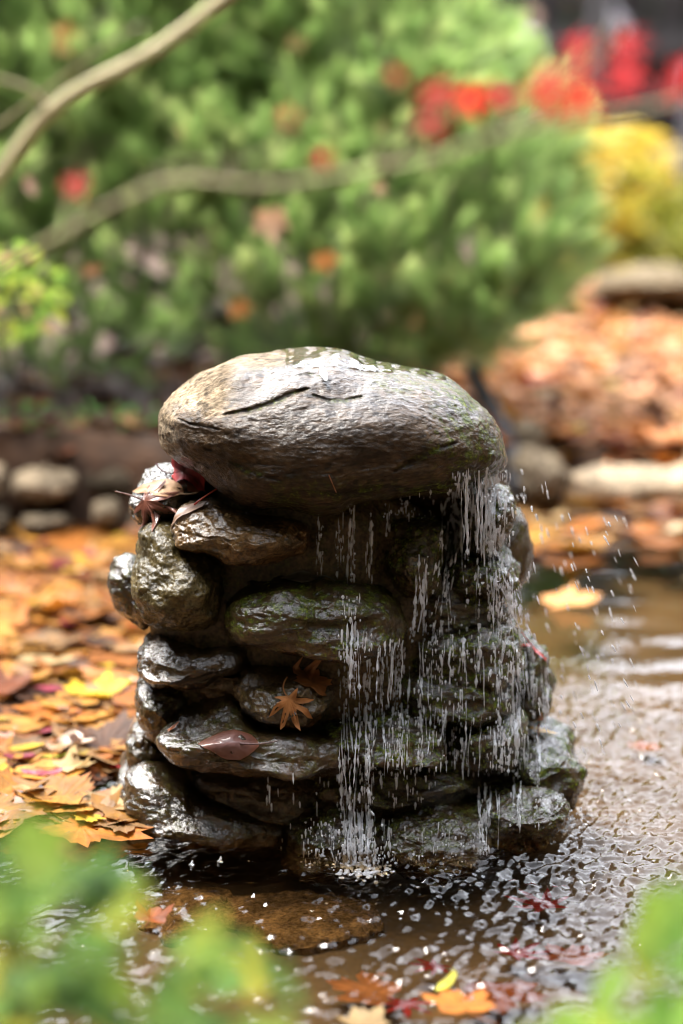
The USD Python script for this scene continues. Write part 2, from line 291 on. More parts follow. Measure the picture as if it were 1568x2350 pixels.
DARK = np.array([0.022, 0.013, 0.005]); RUST = np.array([0.085, 0.036, 0.008]); OLIVE = np.array([0.06, 0.046, 0.017]); TAN = np.array([0.095, 0.056, 0.02])
def dress(v, f, base, moss=0.0, mossdir=0.3, rust=0.35, dry=0.0, seed=0):
    n = np.array(trimesh.Trimesh(v, f, process=False).vertex_normals)
    zz = (v[:, 2] - v[:, 2].min()) / np.ptp(v[:, 2]); w = noise(v * 22, seed + 40)
    k = np.clip(rust * (1.3 - 2.0 * zz) * (0.3 + 1.4 * w), 0, 1)[:, None]
    tint = base * (1 - k) + RUST * k
    tint = tint * (0.75 + 0.5 * fbm(v * 9, 3, seed + 11))[:, None]
    ms = np.clip(moss * (0.25 + 1.3 * fbm(v * 12, 3, seed + 21)) * np.clip(0.45 + mossdir + 0.7 * n[:, 2], 0, 1.3), 0, 1)
    return tint, np.stack([np.full(len(v), dry), ms, w], 1)
fountain = thing('stone_fountain', 'stacked wet stone fountain with a big grey boulder on top, water running down', 'fountain')
STONES = []            # (v, f)
# the boulder on top
v, f = stone(Z('T', [(70, 400), (75, 340), (100, 280), (150, 215), (220, 160), (310, 115), (400, 88), (520, 75), (640, 65), (720, 58), (800, 65), (870, 92), (950, 115), (1050, 128), (1130, 152), (1210, 185), (1280, 240), (1350, 315), (1400, 385), (1435, 450), (1445, 510), (1435, 565), (1390, 585), (1310, 600), (1270, 635), (1215, 655), (1130, 662), (1060, 668), (980, 683), (900, 693), (840, 705), (780, 737), (720, 745), (640, 730), (570, 715), (480, 720), (400, 705), (345, 672), (300, 635), (260, 600), (215, 550), (160, 545), (110, 500), (80, 450)]), 0.03, 0.185, n=2.25, seed=3, amp=0.05, sub=7, fine=0.5)
px = pixel(v); nrm = np.array(trimesh.Trimesh(v, f, process=False).vertex_normals)
front = sstep(-(nrm @ F_), 0.0, 0.3)
depth = np.zeros(len(v)); crack = np.zeros(len(v))
for ln, wd, dp, over in (([(335, 338), (420, 325), (520, 292), (600, 255), (655, 238)], 16, 0.016, 0.010), ([(680, 262), (740, 285), (800, 284), (870, 268)], 11, 0.009, 0.005), ([(610, 185), (660, 182), (710, 190)], 9, 0.006, 0.003), ([(150, 355), (190, 375), (250, 385), (310, 398)], 10, 0.008, 0.003),
                         ([(1000, 560), (1090, 510), (1180, 470), (1240, 450)], 18, 0.008, 0.004), ([(620, 640), (800, 650), (950, 620), (1080, 640), (1230, 600)], 16, 0.009, 0.005), ([(250, 470), (330, 500), (420, 560), (560, 600)], 16, 0.006, 0.003)):
    d, side = near_line(px, Z('T', ln)); w = wd / 1.568 / K * .8; a0, a1 = Z('T', ln)[0], Z('T', ln)[-1]; s_ = np.clip(((px - a0) @ (a1 - a0)) / ((a1 - a0) @ (a1 - a0)), 0, 1); w = w * (.35 + .65 * np.sin(np.pi * s_)); dp = dp * .38; over = over * .12
    wr = w * (1 + 0.9 * (fbm(v * 35, 3, 5) - .5)); depth += 0.75 * dp * np.exp(-(d / wr) ** 2) * (0.5 + fbm(v * 28, 3, 12)) - over * np.exp(-((d - 1.8 * w) / (1.6 * w)) ** 2) * sstep(side * d, -.3 * w, .8 * w); crack = np.maximum(crack, np.exp(-(d / (1.1 * w)) ** 2))
lay = np.stack([v[:, 0] * 9, v[:, 1] * 9, (v[:, 2] - 0.12 * v[:, 0]) * 60], -1)
band = sstep(px[:, 0], 700, 420) * 0.6 + sstep(px[:, 1], 950, 1120) * 0.8
depth += 0.0045 * 1.5 * band * (fbm(lay, 4, 31) - 0.5) * 2
v = v + F_ * (depth * front)[:, None]
tx, ty = (px[:, 0] * K - 350) * 1.568, (px[:, 1] * K - 820) * 1.568
wob = 60 * (fbm(v * 22, 4, 8) - 0.5)
dry = sstep(tx + wob + 0.25 * ty, 455, 365) * sstep(ty + wob - 0.15 * tx, 330, 250)
dry = np.maximum(dry, 0.9 * sstep(tx + wob, 175, 110))
dry = np.maximum(dry, 0.75 * sstep(ty + wob - 0.0 * tx, 175, 120) * sstep(tx, 640, 520) )
half = sstep(tx + 0.5 * wob, 560, 260) * sstep(ty + wob, 640, 480)
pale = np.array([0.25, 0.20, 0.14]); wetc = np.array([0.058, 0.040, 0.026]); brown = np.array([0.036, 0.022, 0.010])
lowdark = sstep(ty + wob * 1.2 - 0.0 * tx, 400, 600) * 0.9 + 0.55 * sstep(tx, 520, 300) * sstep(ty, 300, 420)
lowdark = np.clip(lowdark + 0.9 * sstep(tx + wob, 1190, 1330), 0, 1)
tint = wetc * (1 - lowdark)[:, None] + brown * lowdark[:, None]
tint = tint * (1 - dry)[:, None] + pale * dry[:, None]
tint = tint * (1 - 0.6 * crack)[:, None] * (0.35 + 1.3 * fbm(v * np.array([60, 60, 18]), 4, 6))[:, None] * (1 - .6 * sstep(noise(v * 130, 9), .6, .85))[:, None]
moss = np.clip(1.6 * sstep(tx + wob * 1.5, 1080, 1280) + 0.6 * sstep(tx, 820, 1000) * sstep(ty, 300, 230) + 0.9 * crack * (tx > 350) + 0.5 * sstep(ty, 560, 640) * (tx > 500), 0, 1) * (0.3 + 1.0 * fbm(v * 20, 3, 77))
topb = M('boulder', v, f, 'boulder_stone', fountain, tint=tint, mask=np.stack([np.maximum(dry, 0.55 * half), np.clip(moss, 0, 1), band], 1))
tag(topb, 'large smooth grey boulder, dry and pale at its left end')
STONES.append((v, f)); BOULDER = (v, f)
LIST = [  # zone, outline, Y, half depth, squareness, base colour, moss, rust, label
    ('L', [(958, 1960), (975, 1860), (1035, 1760), (1075, 1690), (1160, 1650), (1300, 1655), (1440, 1690), (1540, 1760), (1540, 1900), (1440, 1990), (1300, 2060), (1110, 2090), (1000, 2045)], 0.06, 0.075, 2.4, DARK * 0.8, 0.3, 0.2, 'dark stone under wet leaves'),
    ('A', [(472, 240), (490, 150), (530, 85), (620, 20), (700, -10), (800, 20), (900, 60), (1100, 90), (1300, 130), (1370, 200), (1390, 290), (1300, 350), (1180, 390), (1000, 410), (870, 405), (800, 370), (700, 330), (560, 315), (500, 285)], -0.03, 0.09, 2.3, TAN * 0.9, 0.05, 0.6, 'brown tongue-shaped stone under the boulder'),
    ('A', [(235, 480), (250, 340), (290, 230), (350, 150), (480, 150), (560, 250), (700, 320), (820, 430), (832, 560), (800, 700), (760, 790), (640, 812), (500, 832), (420, 832), (350, 800), (290, 710), (245, 600)], 0.0, 0.10, 2.3, OLIVE, 0.05, 0.1, 'round olive stone'),
    ('A', [(68, 600), (90, 480), (130, 390), (200, 362), (280, 370), (340, 450), (380, 600), (370, 780), (300, 840), (200, 785), (115, 700)], 0.08, 0.07, 2.5, DARK, 0.55, 0.5, None),
    ('S', [(570, 1514), (583, 1480), (617, 1449), (663, 1430), (728, 1424), (805, 1426), (880, 1436), (950, 1450), (1000, 1490), (1012, 1550), (1000, 1592), (960, 1626), (900, 1642), (800, 1638), (700, 1622), (620, 1606), (585, 1590), (571, 1550)], -0.03, 0.12, 3.2, DARK * 0.95, 0.75, 0.4, 'mossy slab'),
    ('A', [(262, 1000), (300, 920), (350, 835), (450, 850), (600, 870), (760, 900), (900, 920), (1000, 950), (1010, 1060), (900, 1130), (700, 1185), (500, 1192), (380, 1172), (300, 1115)], 0.0, 0.10, 2.8, DARK * 0.95, 0.1, 0.25, None),
    ('A', [(560, 1130), (700, 1020), (900, 930), (1250, 930), (1500, 1000), (1520, 1150), (1300, 1300), (900, 1320), (650, 1260)], 0.03, 0.10, 2.6, DARK * 1.6, 0.1, 0.4, None),
    ('A', [(240, 1250), (255, 1160), (300, 1100), (450, 1110), (590, 1150), (620, 1300), (570, 1430), (500, 1520), (400, 1565), (320, 1525), (260, 1420)], 0.03, 0.08, 2.3, DARK, 0.35, 0.6, None),
    ('A', [(898, 1210), (960, 1130), (1080, 1080), (1200, 1060), (1300, 1065), (1420, 1075), (1500, 1150), (1522, 1280), (1470, 1385), (1350, 1442), (1200, 1452), (1050, 1432), (950, 1365), (905, 1290)], -0.05, 0.09, 2.4, np.array([0.045, 0.029, 0.012]), 0.25, 0.3, 'brown boulder with a curled leaf on it'),
    ('C', [(395, 650), (470, 560), (530, 500), (565, 400), (640, 330), (780, 280), (900, 330), (1000, 430), (1200, 540), (1400, 580), (1560, 620), (1650, 700), (1640, 800), (1400, 850), (1100, 830), (800, 810), (600, 785), (480, 765)], -0.02, 0.13, 2.9, DARK, 0.45, 0.35, 'broad wet ledge stone'),
    ('C', [(118, 960), (128, 780), (190, 685), (280, 655), (400, 680), (540, 770), (620, 880), (720, 980), (900, 1040), (1100, 1060), (1270, 1100), (1310, 1200), (1290, 1320), (1150, 1390), (900, 1370), (600, 1330), (400, 1300), (260, 1290), (150, 1240)], 0.03, 0.14, 2.5, DARK * 1.05, 0.4, 0.55, 'big rounded base stone'),
    ('C', [(185, 640), (225, 540), (290, 480), (380, 520), (430, 640), (420, 760), (250, 780)], 0.07, 0.08, 2.3, DARK, 0.5, 0.2, None),
    ('C', [(560, 830), (800, 770), (1150, 770), (1500, 800), (1560, 950), (1520, 1130), (1300, 1190), (1000, 1150), (760, 1050)], 0.02, 0.10, 2.6, DARK * 1.5, 0.05, 0.3, None),
    ('B', [(478, 340), (510, 240), (600, 200), (720, 210), (800, 300), (800, 450), (765, 570), (700, 645), (620, 665), (560, 610), (515, 480)], 0.02, 0.08, 2.4, np.array([0.05, 0.034, 0.015]), 0.7, 0.2, None),
    ('B', [(930, 40), (1060, 0), (1160, 60), (1185, 200), (1150, 280), (1080, 360), (970, 390), (920, 250)], 0.06, 0.09, 2.4, DARK, 0.6, 0.2, None),
    ('B', [(790, 500), (880, 400), (1000, 360), (1150, 375), (1205, 470), (1212, 570), (1150, 625), (1040, 630), (950, 615), (840, 580)], 0.05, 0.09, 3.0, DARK, 0.95, 0.2, None),
    ('B', [(620, 900), (720, 780), (900, 755), (1080, 745), (1195, 800), (1210, 930), (1180, 1020), (1100, 1150), (900, 1160), (700, 1130), (610, 1020)], 0.03, 0.10, 3.0, DARK, 0.8, 0.25, None),
    ('B', [(1150, 920), (1270, 885), (1350, 945), (1380, 1080), (1372, 1220), (1330, 1305), (1230, 1330), (1140, 1250), (1110, 1050)], 0.10, 0.08, 2.5, DARK, 0.65, 0.2, None),
    ('B', [(520, 1020), (700, 960), (900, 1000), (1100, 1020), (1190, 1120), (1170, 1260), (1000, 1330), (760, 1340), (560, 1290), (500, 1150)], 0.03, 0.11, 2.8, DARK, 0.9, 0.2, None),
    ('D', [(140, 250), (240, 165), (420, 130), (560, 150), (690, 220), (750, 320), (700, 395), (560, 405), (400, 395), (240, 370), (150, 310)], -0.03, 0.11, 3.0, DARK, 0.7, 0.4, None),
    ('D', [(770, 270), (830, 170), (1000, 135), (1130, 165), (1150, 330), (1090, 425), (920, 455), (790, 420)], 0.02, 0.10, 3.0, DARK * 0.9, 0.7, 0.2, None),
    ('D', [(1090, 370), (1150, 310), (1250, 280), (1400, 305), (1452, 440), (1415, 560), (1365, 640), (1200, 640), (1090, 480)], 0.06, 0.10, 3.0, DARK, 0.6, 0.2, None),
    ('D', [(890, 620), (1000, 510), (1150, 465), (1300, 490), (1395, 560), (1385, 650), (1300, 740), (1150, 830), (1000, 910), (920, 880), (890, 740)], 0.0, 0.13, 3.0, DARK, 0.35, 0.5, 'flat wet base slab at the right'),
    ('D', [(370, 730), (500, 630), (640, 580), (800, 580), (910, 615), (950, 720), (950, 880), (850, 950), (700, 980), (560, 970), (410, 890)], -0.045, 0.12, 3.0, DARK, 0.25, 0.55, 'flat wet base slab with pools of water'),
    ('D', [(-80, 700), (0, 640), (150, 590), (350, 630), (430, 720), (460, 860), (410, 970), (250, 1000), (50, 990), (-80, 900)], -0.04, 0.12, 2.6, DARK, 0.25, 0.5, None),
    ('D', [(60, 430), (240, 340), (560, 370), (860, 410), (940, 540), (700, 640), (380, 700), (120, 640)], 0.02, 0.12, 2.6, DARK * 1.4, 0.3, 0.3, None),
    ('A', [(780, 380), (1100, 330), (1400, 350), (1700, 330), (1750, 480), (1500, 560), (1000, 560)], 0.04, 0.09, 2.6, DARK * 1.4, 0.15, 0.3, None),
    ('B', [(500, 620), (800, 520), (1100, 580), (1150, 760), (900, 860), (600, 880)], 0.06, 0.09, 2.6, DARK * 1.3, 0.3, 0.2, None),
]
for k, (zone, out, yc, dp, n, base, moss, rust, lab) in enumerate(LIST):
    v, f = stone(Z(zone, out), yc, dp, n=n, seed=10 + k, amp=0.2, sub=6 if k in (0, 1, 2, 4, 5, 7, 8, 9, 10, 22, 23) else 5, fine=1.25 if zone in 'BD' else .9, grow=10 if zone in 'ACLS' else 17)
    tint, mask = dress(v, f, base, moss=moss * (1.8 if zone in 'BD' else 1.0 if zone == 'S' else .45), rust=rust, seed=k, dry=.55 if k == 2 else .2 if k == 1 else 0)
    p = M('stone', v, f, 'wet_stone', fountain, tint=tint, mask=mask)
    if lab: tag(p, lab)
    STONES.append((v, f))
d = ICO[4].vertices; c_ = at(700, 1540, .05); v = c_ + d * np.array([.19, .10, .27]) * (1 + .3 * (fbm(d * 3, 3, 2) - .5))[:, None]
tint, mask = dress(v, ICO[4].faces, np.array([.06, .038, .018]), moss=.3, seed=90, dry=.5); M('mortar', v, ICO[4].faces, 'wet_stone', fountain, tint=tint, mask=mask); STONES.append((v, ICO[4].faces))
# stones of the far side, which close the pile
for k, (x, y, z, r) in enumerate([(-0.10, 0.16, 0.10, 0.14), (0.10, 0.17, 0.10, 0.15), (0.0, 0.13, 0.27, 0.13), (0.14, 0.14, 0.28, 0.10), (-0.08, 0.13, 0.36, 0.09), (0.1, 0.12, 0.40, 0.09), (-0.17, 0.12, 0.25, 0.07)]):
    d = ICO[4].vertices; v = np.array([x, y, z]) + d * np.array([r, r * 0.85, r * 0.75]) * (1 + 0.3 * (fbm(d * 1.5 + k, 3, k) - 0.5))[:, None]
    tint, mask = dress(v, ICO[4].faces, DARK * 0.8, moss=0.3, seed=60 + k)
    M('stone', v, ICO[4].faces, 'wet_stone', fountain, tint=tint, mask=mask); STONES.append((v, ICO[4].faces))
PILE = trimesh.Trimesh(*join(STONES), process=False)
def cast(o, d):
    """first hits on the pile: points (nan where none) and normals"""
    o, d = np.atleast_2d(o), np.atleast_2d(d); loc, ri, ti = PILE.ray.intersects_location(o, d, multiple_hits=False)
    P, N = np.full(o.shape, np.nan), np.zeros(o.shape); P[ri] = loc; N[ri] = PILE.face_normals[ti]
    return P, N
def hit(px, py):
    px, py = np.atleast_1d(px), np.atleast_1d(py); d = np.array([ray(a, b) for a, b in zip(px, py)])
    return cast(np.tile(CAM, (len(d), 1)), d)

# ---------------------------------------------------------------- leaves
def outline(kind, q):
    if kind == 'maple':
        half = [(90, 1.0), (82, .84), (79, .77), (73, .84), (67, .64), (62, .57), (55, .67), (49, .78), (45, .77), (40, .93), (33, .77), (28, .79), (22, .64), (14, .54), (2, .57), (-8, .55), (-17, .62), (-30, .5), (-48, .42), (-70, .25)]
    elif kind == 'japanese':
        half = [(90, 1.0), (84, .76), (78, .56), (70, .34), (63, .52), (57, .74), (51, .96), (45, .70), (40, .52), (32, .3), (25, .46), (19, .64), (13, .80), (7, .58), (1, .42), (-8, .25), (-20, .36), (-27, .46), (-33, .5), (-40, .34), (-70, .14)]
    elif kind == 'oval':
        half = [(90, 1.0), (85, .86), (78, .74), (68, .60), (55, .51), (35, .45), (10, .44), (-15, .47), (-40, .56), (-60, .70), (-78, .82), (-86, .9)]
    elif kind == 'slim':
        half = [(90, 1.0), (84, .75), (75, .5), (55, .33), (25, .26), (0, .25), (-30, .28), (-60, .42), (-78, .7), (-86, .95)]
    pts = half + [(180 - a, r) for a, r in half[::-1] if a < 90]
    a = np.radians([p[0] for p in pts]) + q.normal(0, 0.02, len(pts)); r = np.array([p[1] for p in pts]) * (1 + q.normal(0, 0.05, len(pts)))
    if kind in ('oval', 'slim'): r = np.array([p[1] for p in pts]) * (1 + q.normal(0, 0.015, len(pts)))
    return a, r
def leaf(kind, size, q, curl=0.15, fold=0.1, colour=(.5, .2, .05), edge=None, stem=True, rings=(0.4, 0.75, 1.0)):
    """blade in the xy plane, tip towards +y, scaled so that the blade is about size across; returns v, f, tint and the stem"""
    a, r = outline(kind, q); k = len(a)
    v, t = [(0, 0)], [0.0]
    for s in rings:
        v += [(s * rr * math.cos(aa), s * rr * math.sin(aa)) for aa, rr in zip(a, r)]; t += [s] * k
    v, t = np.array(v), np.array(t); f = [(0, 1 + i, 1 + (i + 1) % k) for i in range(k)]
    for j in range(len(rings) - 1):
        for i in range(k):
            p, o = 1 + j * k + i, 1 + j * k + (i + 1) % k; f += [(p, p + k, o + k), (p, o + k, o)]
    x, y = v.T; rad = np.hypot(x, y)
    z = fold * np.abs(x) + curl * rad ** 2 * (1 + 0.8 * np.sin(3 * np.arctan2(y, x) + q.uniform(0, 6))) + 0.18 * curl * np.sin(5 * x + q.uniform(0, 6)) * np.cos(6 * y)
    tip = np.r_[0, np.tile((r > np.roll(r, 1)) & (r > np.roll(r, -1)), len(rings))].astype(float)
    z = z - 0.02 * tip * (t < 1) ; s = size / (1.7 if kind in ('maple', 'japanese') else 2.0)
    c = np.asarray(colour); e = np.asarray(edge if edge is not None else c * q.uniform(0.6, 1.1)); tt = np.clip(t ** 2, 0, 1)[:, None]
    tint = (c * (1 - tt) + e * tt) * (1 + 0.22 * tip * (t < 1))[:, None] * (1 + 0.12 * np.sin(9 * x + 4 * y))[:, None]
    y0 = -0.2 if kind in ('maple', 'japanese') else -0.9
    L = q.uniform(0.6, 1.0); st = smoothline([(0, y0 * 0.4, 0.0), (q.normal() * .06, y0 - 0.35 * L, 0.03), (q.normal() * .2, y0 - 0.8 * L, q.uniform(0, .12))], 7) * s if stem else None
    return np.column_stack([x, y, z]) * s, np.array(f), np.clip(tint, 0, 1), st
def basis(n, head):
    n = np.asarray(n, float) / np.linalg.norm(n); h = np.asarray(head, float); y = h - n * (h @ n); y /= np.linalg.norm(y) + 1e-12
    return np.stack([np.cross(y, n), y, n], 1)
def put_leaf(name, label, cat, kind, size, p, n, head, colour, q, group=None, mat='dead_leaf', curl=.15, fold=.1, edge=None, drape=False, parts=True, stemrad=0.0011, stemcol=None, lift=0.0025):
    v, f, tint, st = leaf(kind, size, q, curl, fold, colour, edge, stem=parts)
    B = basis(n, head); w = v @ B.T + p
    if drape:
        nn = B[:, 2]; P, N = cast(w + nn * 0.016, np.tile(-nn, (len(w), 1)))
        hgt = (w - p) @ nn; hp = np.where(np.isnan(P[:, 0]), -0.012, np.nan_to_num((P - p) @ nn)); hp = np.clip(hp, -0.022, 0.016)
        w = w + nn[None] * (hp + lift + np.maximum(hgt, 0) * 0.8 - hgt)[:, None]
    if not parts:
        pr = M(name, w, f, mat, tint=tint); return tag(pr, label, cat, group)
    t = thing(name, label, cat, group, loc=p)
    M('blade', w, f, mat, t, tint=tint)
    sv, sf = tube(st @ B.T + p + B[:, 2] * (lift if drape else 0), np.linspace(stemrad, stemrad * 0.7, len(st)), 5)
    M('stem', sv, sf, mat, t, tint=np.array(stemcol if stemcol is not None else np.asarray(colour) * 0.6))
    return t
ORANGE, AMBER, YELLOW, LTAN, BROWN, RED, PINK, RUSTY, CREAM = (np.array(c) for c in ((.46, .145, .014), (.50, .22, .028), (.68, .42, .02), (.42, .22, .08), (.09, .033, .011), (.27, .012, .015), (.36, .04, .07), (.23, .055, .008), (.50, .33, .14)))
WORDS = {0: 'orange', 1: 'amber', 2: 'yellow', 3: 'tan', 4: 'brown', 5: 'red', 6: 'pink', 7: 'rust', 8: 'pale cream'}
PAL = [c * .74 for c in (ORANGE, AMBER, YELLOW, LTAN, BROWN, RED, PINK, RUSTY, CREAM)]
UPV = np.array([0, 0, 1.0])
q = np.random.default_rng(21)
# the singled-out leaves on the pond
for lab, kind, size, pxy, z, head, c, curl, cat in (
    ('bright yellow maple leaf with curled lobes on the leaf carpet beside the fountain', 'maple', .105, (205, 1592), .016, (.4, 1), YELLOW, .25, 'leaf'),
    ('pale cream oval leaf shining on the left leaf carpet', 'oval', .09, (105, 1517), .014, (1, .1), CREAM, .12, 'leaf'),
    ('small deep pink leaf lying left of the bright yellow leaf', 'oval', .05, (120, 1580), .012, (1, .2), PINK, .1, 'leaf'),
    ('amber maple leaf with one pointed lobe raised, at the far left of the carpet', 'maple', .14, (110, 1385), .012, (.3, -1), ORANGE, .2, 'leaf'),
    ('large brown leaf half sunk beside the grey ripple by the base stone', 'maple', .15, (165, 1850), .004, (1, -.2), np.array([.42, .19, .08]), .03, 'leaf'),
    ('large orange maple leaf floating left of the front base stone', 'maple', .17, (185, 1895), .006, (.9, -.5), ORANGE, .04, 'leaf'),
    ('cream curled oval leaf with a folded edge near the left foreground plants', 'oval', .065, (85, 1818), .012, (1, .15), CREAM, .25, 'leaf'),
    ('small scarlet leaf beside the big base stone', 'oval', .022, (286, 1760), .012, (1, 0), np.array([.7, .02, .02]), .1, 'leaf'),
    ('small bright yellow leaf with pointed ends beside the round stone', 'oval', .03, (277, 1676), .012, (1, .3), YELLOW, .1, 'leaf'),
    ('crumpled cream leaf on the brown leaves above the grey ripple', 'maple', .07, (152, 1762), .014, (1, .5), CREAM, .35, 'leaf'),
    ('small lime green leaf on the left leaf carpet', 'slim', .045, (125, 1735), .012, (1, .1), np.array([.45, .5, .04]), .1, 'leaf'),
    ('large pale orange leaf floating right of the fountain on the brown water', 'maple', .125, (1285, 1385), .008, (1, .25), np.array([.78, .36, .12]), .12, 'leaf'),
    ('orange maple leaf in the shallow water at the bottom edge', 'maple', .085, (1065, 2312), .003, (-.4, 1), ORANGE, .05, 'leaf'),
    ('yellow green curled leaf beside the orange leaf at the bottom edge', 'slim', .05, (1020, 2262), .005, (-.5, -1), np.array([.55, .5, .06]), .2, 'leaf'),
    ('cream leaf tip at the bottom edge of the pond', 'maple', .06, (845, 2352), .003, (-.5, 1), CREAM * .6, .1, 'leaf'),
    ('pile of rust leaf scraps in the gap between the foreground plants', 'maple', .05, (345, 2110), .004, (.2, 1), RUSTY, .3, 'leaf')):
    put_leaf('floating_leaf', lab, cat, kind, size, ground(*pxy, z), UPV + q.normal(0, .04, 3), np.r_[head, 0], c * .8, q, curl=curl, fold=.05)
# leaves that lie under the water in front
for lab, pxy, kind, size, c in (('dark red leaf sunk under the water at the bottom', (930, 2300), 'japanese', .07, RED), ('red leaf sunk under the ripples right of the middle', (1000, 2215), 'japanese', .06, RED * .8), ('red leaf sunk below the right ripples', (1250, 2080), 'japanese', .09, RED), ('crimson leaf sunk by the right foreground plant', (1180, 2190), 'japanese', .08, RED),
                                ('brown leaf sunk at the bottom beside the dark red leaf', (870, 2280), 'maple', .10, np.array([.35, .15, .06])), ('rust leaf sunk under the water right of the orange leaf', (1150, 2270), 'maple', .11, RUSTY), ('rust leaf sunk near the right foreground plant', (1300, 2200), 'maple', .09, RUSTY), ('orange leaf sunk in the brown shallows at the far right', (1470, 1715), 'maple', .06, ORANGE)):
    put_leaf('sunken_leaf', lab, 'leaf', kind, size, ground(*pxy, -.045), UPV + q.normal(0, .05, 3), np.r_[q.normal(0, 1, 2), 0], np.asarray(c) * .6, q, curl=.03, fold=.02, parts=False)
def clear_of_pile(p, r=0.0):
    return (p[0] / (0.27 + r)) ** 2 + ((p[1] - 0.05) / (0.24 + r)) ** 2 > 1
# the carpet: 230 leaves that can be picked out, the rest one mass underneath
cand = []
while len(cand) < 420:
    x, y = q.uniform(-0.95, -0.05), q.uniform(-0.55, 1.38)
    px_, py_ = pixel(np.array([x, y, 0.0]))
    lim = 370 - 60 * sstep(np.array(py_), 1800, 1950)
    if px_ > lim or py_ > 1925 or px_ < -160 or not clear_of_pile((x, y)): continue
    if 150 < px_ < 280 and 1775 < py_ < 1845: continue          # the grey ripple of open water
    cand.append((x, y))
while len(cand) < 500:                                      # behind and right of the fountain
    px_, py_ = q.uniform(1000, 1640), q.uniform(1165, 1300)
    if py_ > 1230 and px_ > 1330: continue
    g = ground(px_, py_); cand.append((g[0], g[1]))
undermass, undertint = [], []
wts = np.array([.27, .27, .09, .12, .09, .03, .04, .05, .04]); wts = wts / wts.sum()
for i, (x, y) in enumerate(cand):
    c = q.choice(9, p=wts); small = c in (2, 5, 6)
    kind = q.choice(['maple', 'oval', 'japanese'], p=[.72, .2, .08] if not small else [.2, .5, .3])
    size = q.uniform(.03, .06) if small else q.uniform(.07, .135)
    z = 0.003 + 0.012 * q.random() + (0.004 if small else 0)
    n = UPV + q.normal(0, .05, 3); head = np.r_[q.normal(0, 1, 2), 0]; mul = q.uniform(.55, 1.15); col = PAL[c] * mul; cu = q.uniform(.01, .05) if q.random() < .7 else q.uniform(.08, .25)
    side = ('beside the base stones' if y < .15 else 'left of the round olive stone' if y < .6 else 'in the middle of the left carpet' if y < .95 else 'before the left stone edging') if i < 420 else 'below the cream kerb'; kw = ('curled ' if cu > .07 else 'flat ') + {'maple': 'maple', 'oval': 'oval', 'japanese': 'star-shaped maple'}[kind]; small_ = ('small ' if small else 'large ' if size > .115 else '') + ('dark ' if mul < .72 else 'bright ' if mul > 1.0 else '')
    if i % 2 == 0 or i >= 420 or small:
        put_leaf('floating_leaf', f'{small_}{WORDS[c]} {kw} leaf floating {side}', 'leaf', kind, size, np.array([x, y, z]), n, head, col, q, curl=cu, fold=q.uniform(0, .05), mat='wet_leaf' if q.random() < .35 else 'dead_leaf', parts=False, group=f'{small_}{WORDS[c]} {kw} leaves floating {side}')
    else:
        v, f, t, _ = leaf(kind, size, q, q.uniform(.02, .2), .05, col, stem=False); B = basis(n, head)
        undermass.append((v @ B.T + np.array([x, y, z - 0.004]), f)); undertint.append(t)
    for _ in range(2):
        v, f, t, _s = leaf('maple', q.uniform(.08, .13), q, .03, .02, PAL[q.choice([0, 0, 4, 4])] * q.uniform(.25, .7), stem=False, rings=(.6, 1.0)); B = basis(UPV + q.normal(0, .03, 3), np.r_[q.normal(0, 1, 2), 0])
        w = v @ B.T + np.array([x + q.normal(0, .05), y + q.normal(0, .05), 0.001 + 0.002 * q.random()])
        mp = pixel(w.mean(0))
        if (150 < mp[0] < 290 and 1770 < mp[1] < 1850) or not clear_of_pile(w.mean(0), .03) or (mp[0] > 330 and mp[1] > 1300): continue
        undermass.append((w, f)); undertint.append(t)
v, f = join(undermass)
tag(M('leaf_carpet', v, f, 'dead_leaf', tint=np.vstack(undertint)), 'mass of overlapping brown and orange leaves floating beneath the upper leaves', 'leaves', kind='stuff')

# leaf litter on the right bank
lit, litt, nl = [], [], 0
from scipy.interpolate import RegularGridInterpolator
BANK = RegularGridInterpolator((gx, gy), tv[:, 2].reshape(X.shape))
def bank_z(x, y): return float(BANK((x, y)))
for i in range(1500):
    y = 1.66 + 2.4 * q.random() ** 1.15; x = q.uniform(0.12, 0.62 + 0.12 * y)
    c = q.choice(9, p=[.26, .16, .02, .38, .06, .02, .01, .05, .04]); col = PAL[c] * q.uniform(.6, 1.15); 
    if c == 3: col = np.array([.62, .32, .16]) * q.uniform(.75, 1.25)
    size = q.uniform(.045, .095); kind = q.choice(['maple', 'oval', 'japanese'], p=[.6, .28, .12])
    z = bank_z(x, y) + 0.006 + 0.02 * q.random(); n = UPV + q.normal(0, .22, 3); head = np.r_[q.normal(0, 1, 2), 0]
    if y < 2.7 and nl < 110 and i % 4 == 0:
        nl += 1; kn = {'maple': 'maple', 'oval': 'oval', 'japanese': 'star-shaped maple'}[kind]; sz = 'small ' if size < .058 else 'large ' if size > .082 else ''; wh = 'just behind the cream kerb' if y < 2.0 else 'beside the black pipe' if x < .33 else 'halfway to the back boulder'
        put_leaf('fallen_leaf', f'{sz}{WORDS[c]} {kn} leaf lying on the bank {wh}', 'leaf', kind, size, np.array([x, y, z + .008]), n, head, col, q, curl=q.uniform(.05, .35), fold=q.uniform(0, .2), parts=False, group=f'{sz}{WORDS[c]} {kn} leaves on the bank {wh}')
    else:
        v, f, t, _ = leaf(kind, size, q, q.uniform(.05, .3), .1, col, stem=False, rings=(.6, 1.0)); lit.append((v @ basis(n, head).T + np.array([x, y, z]), f)); litt.append(t * 1.25)
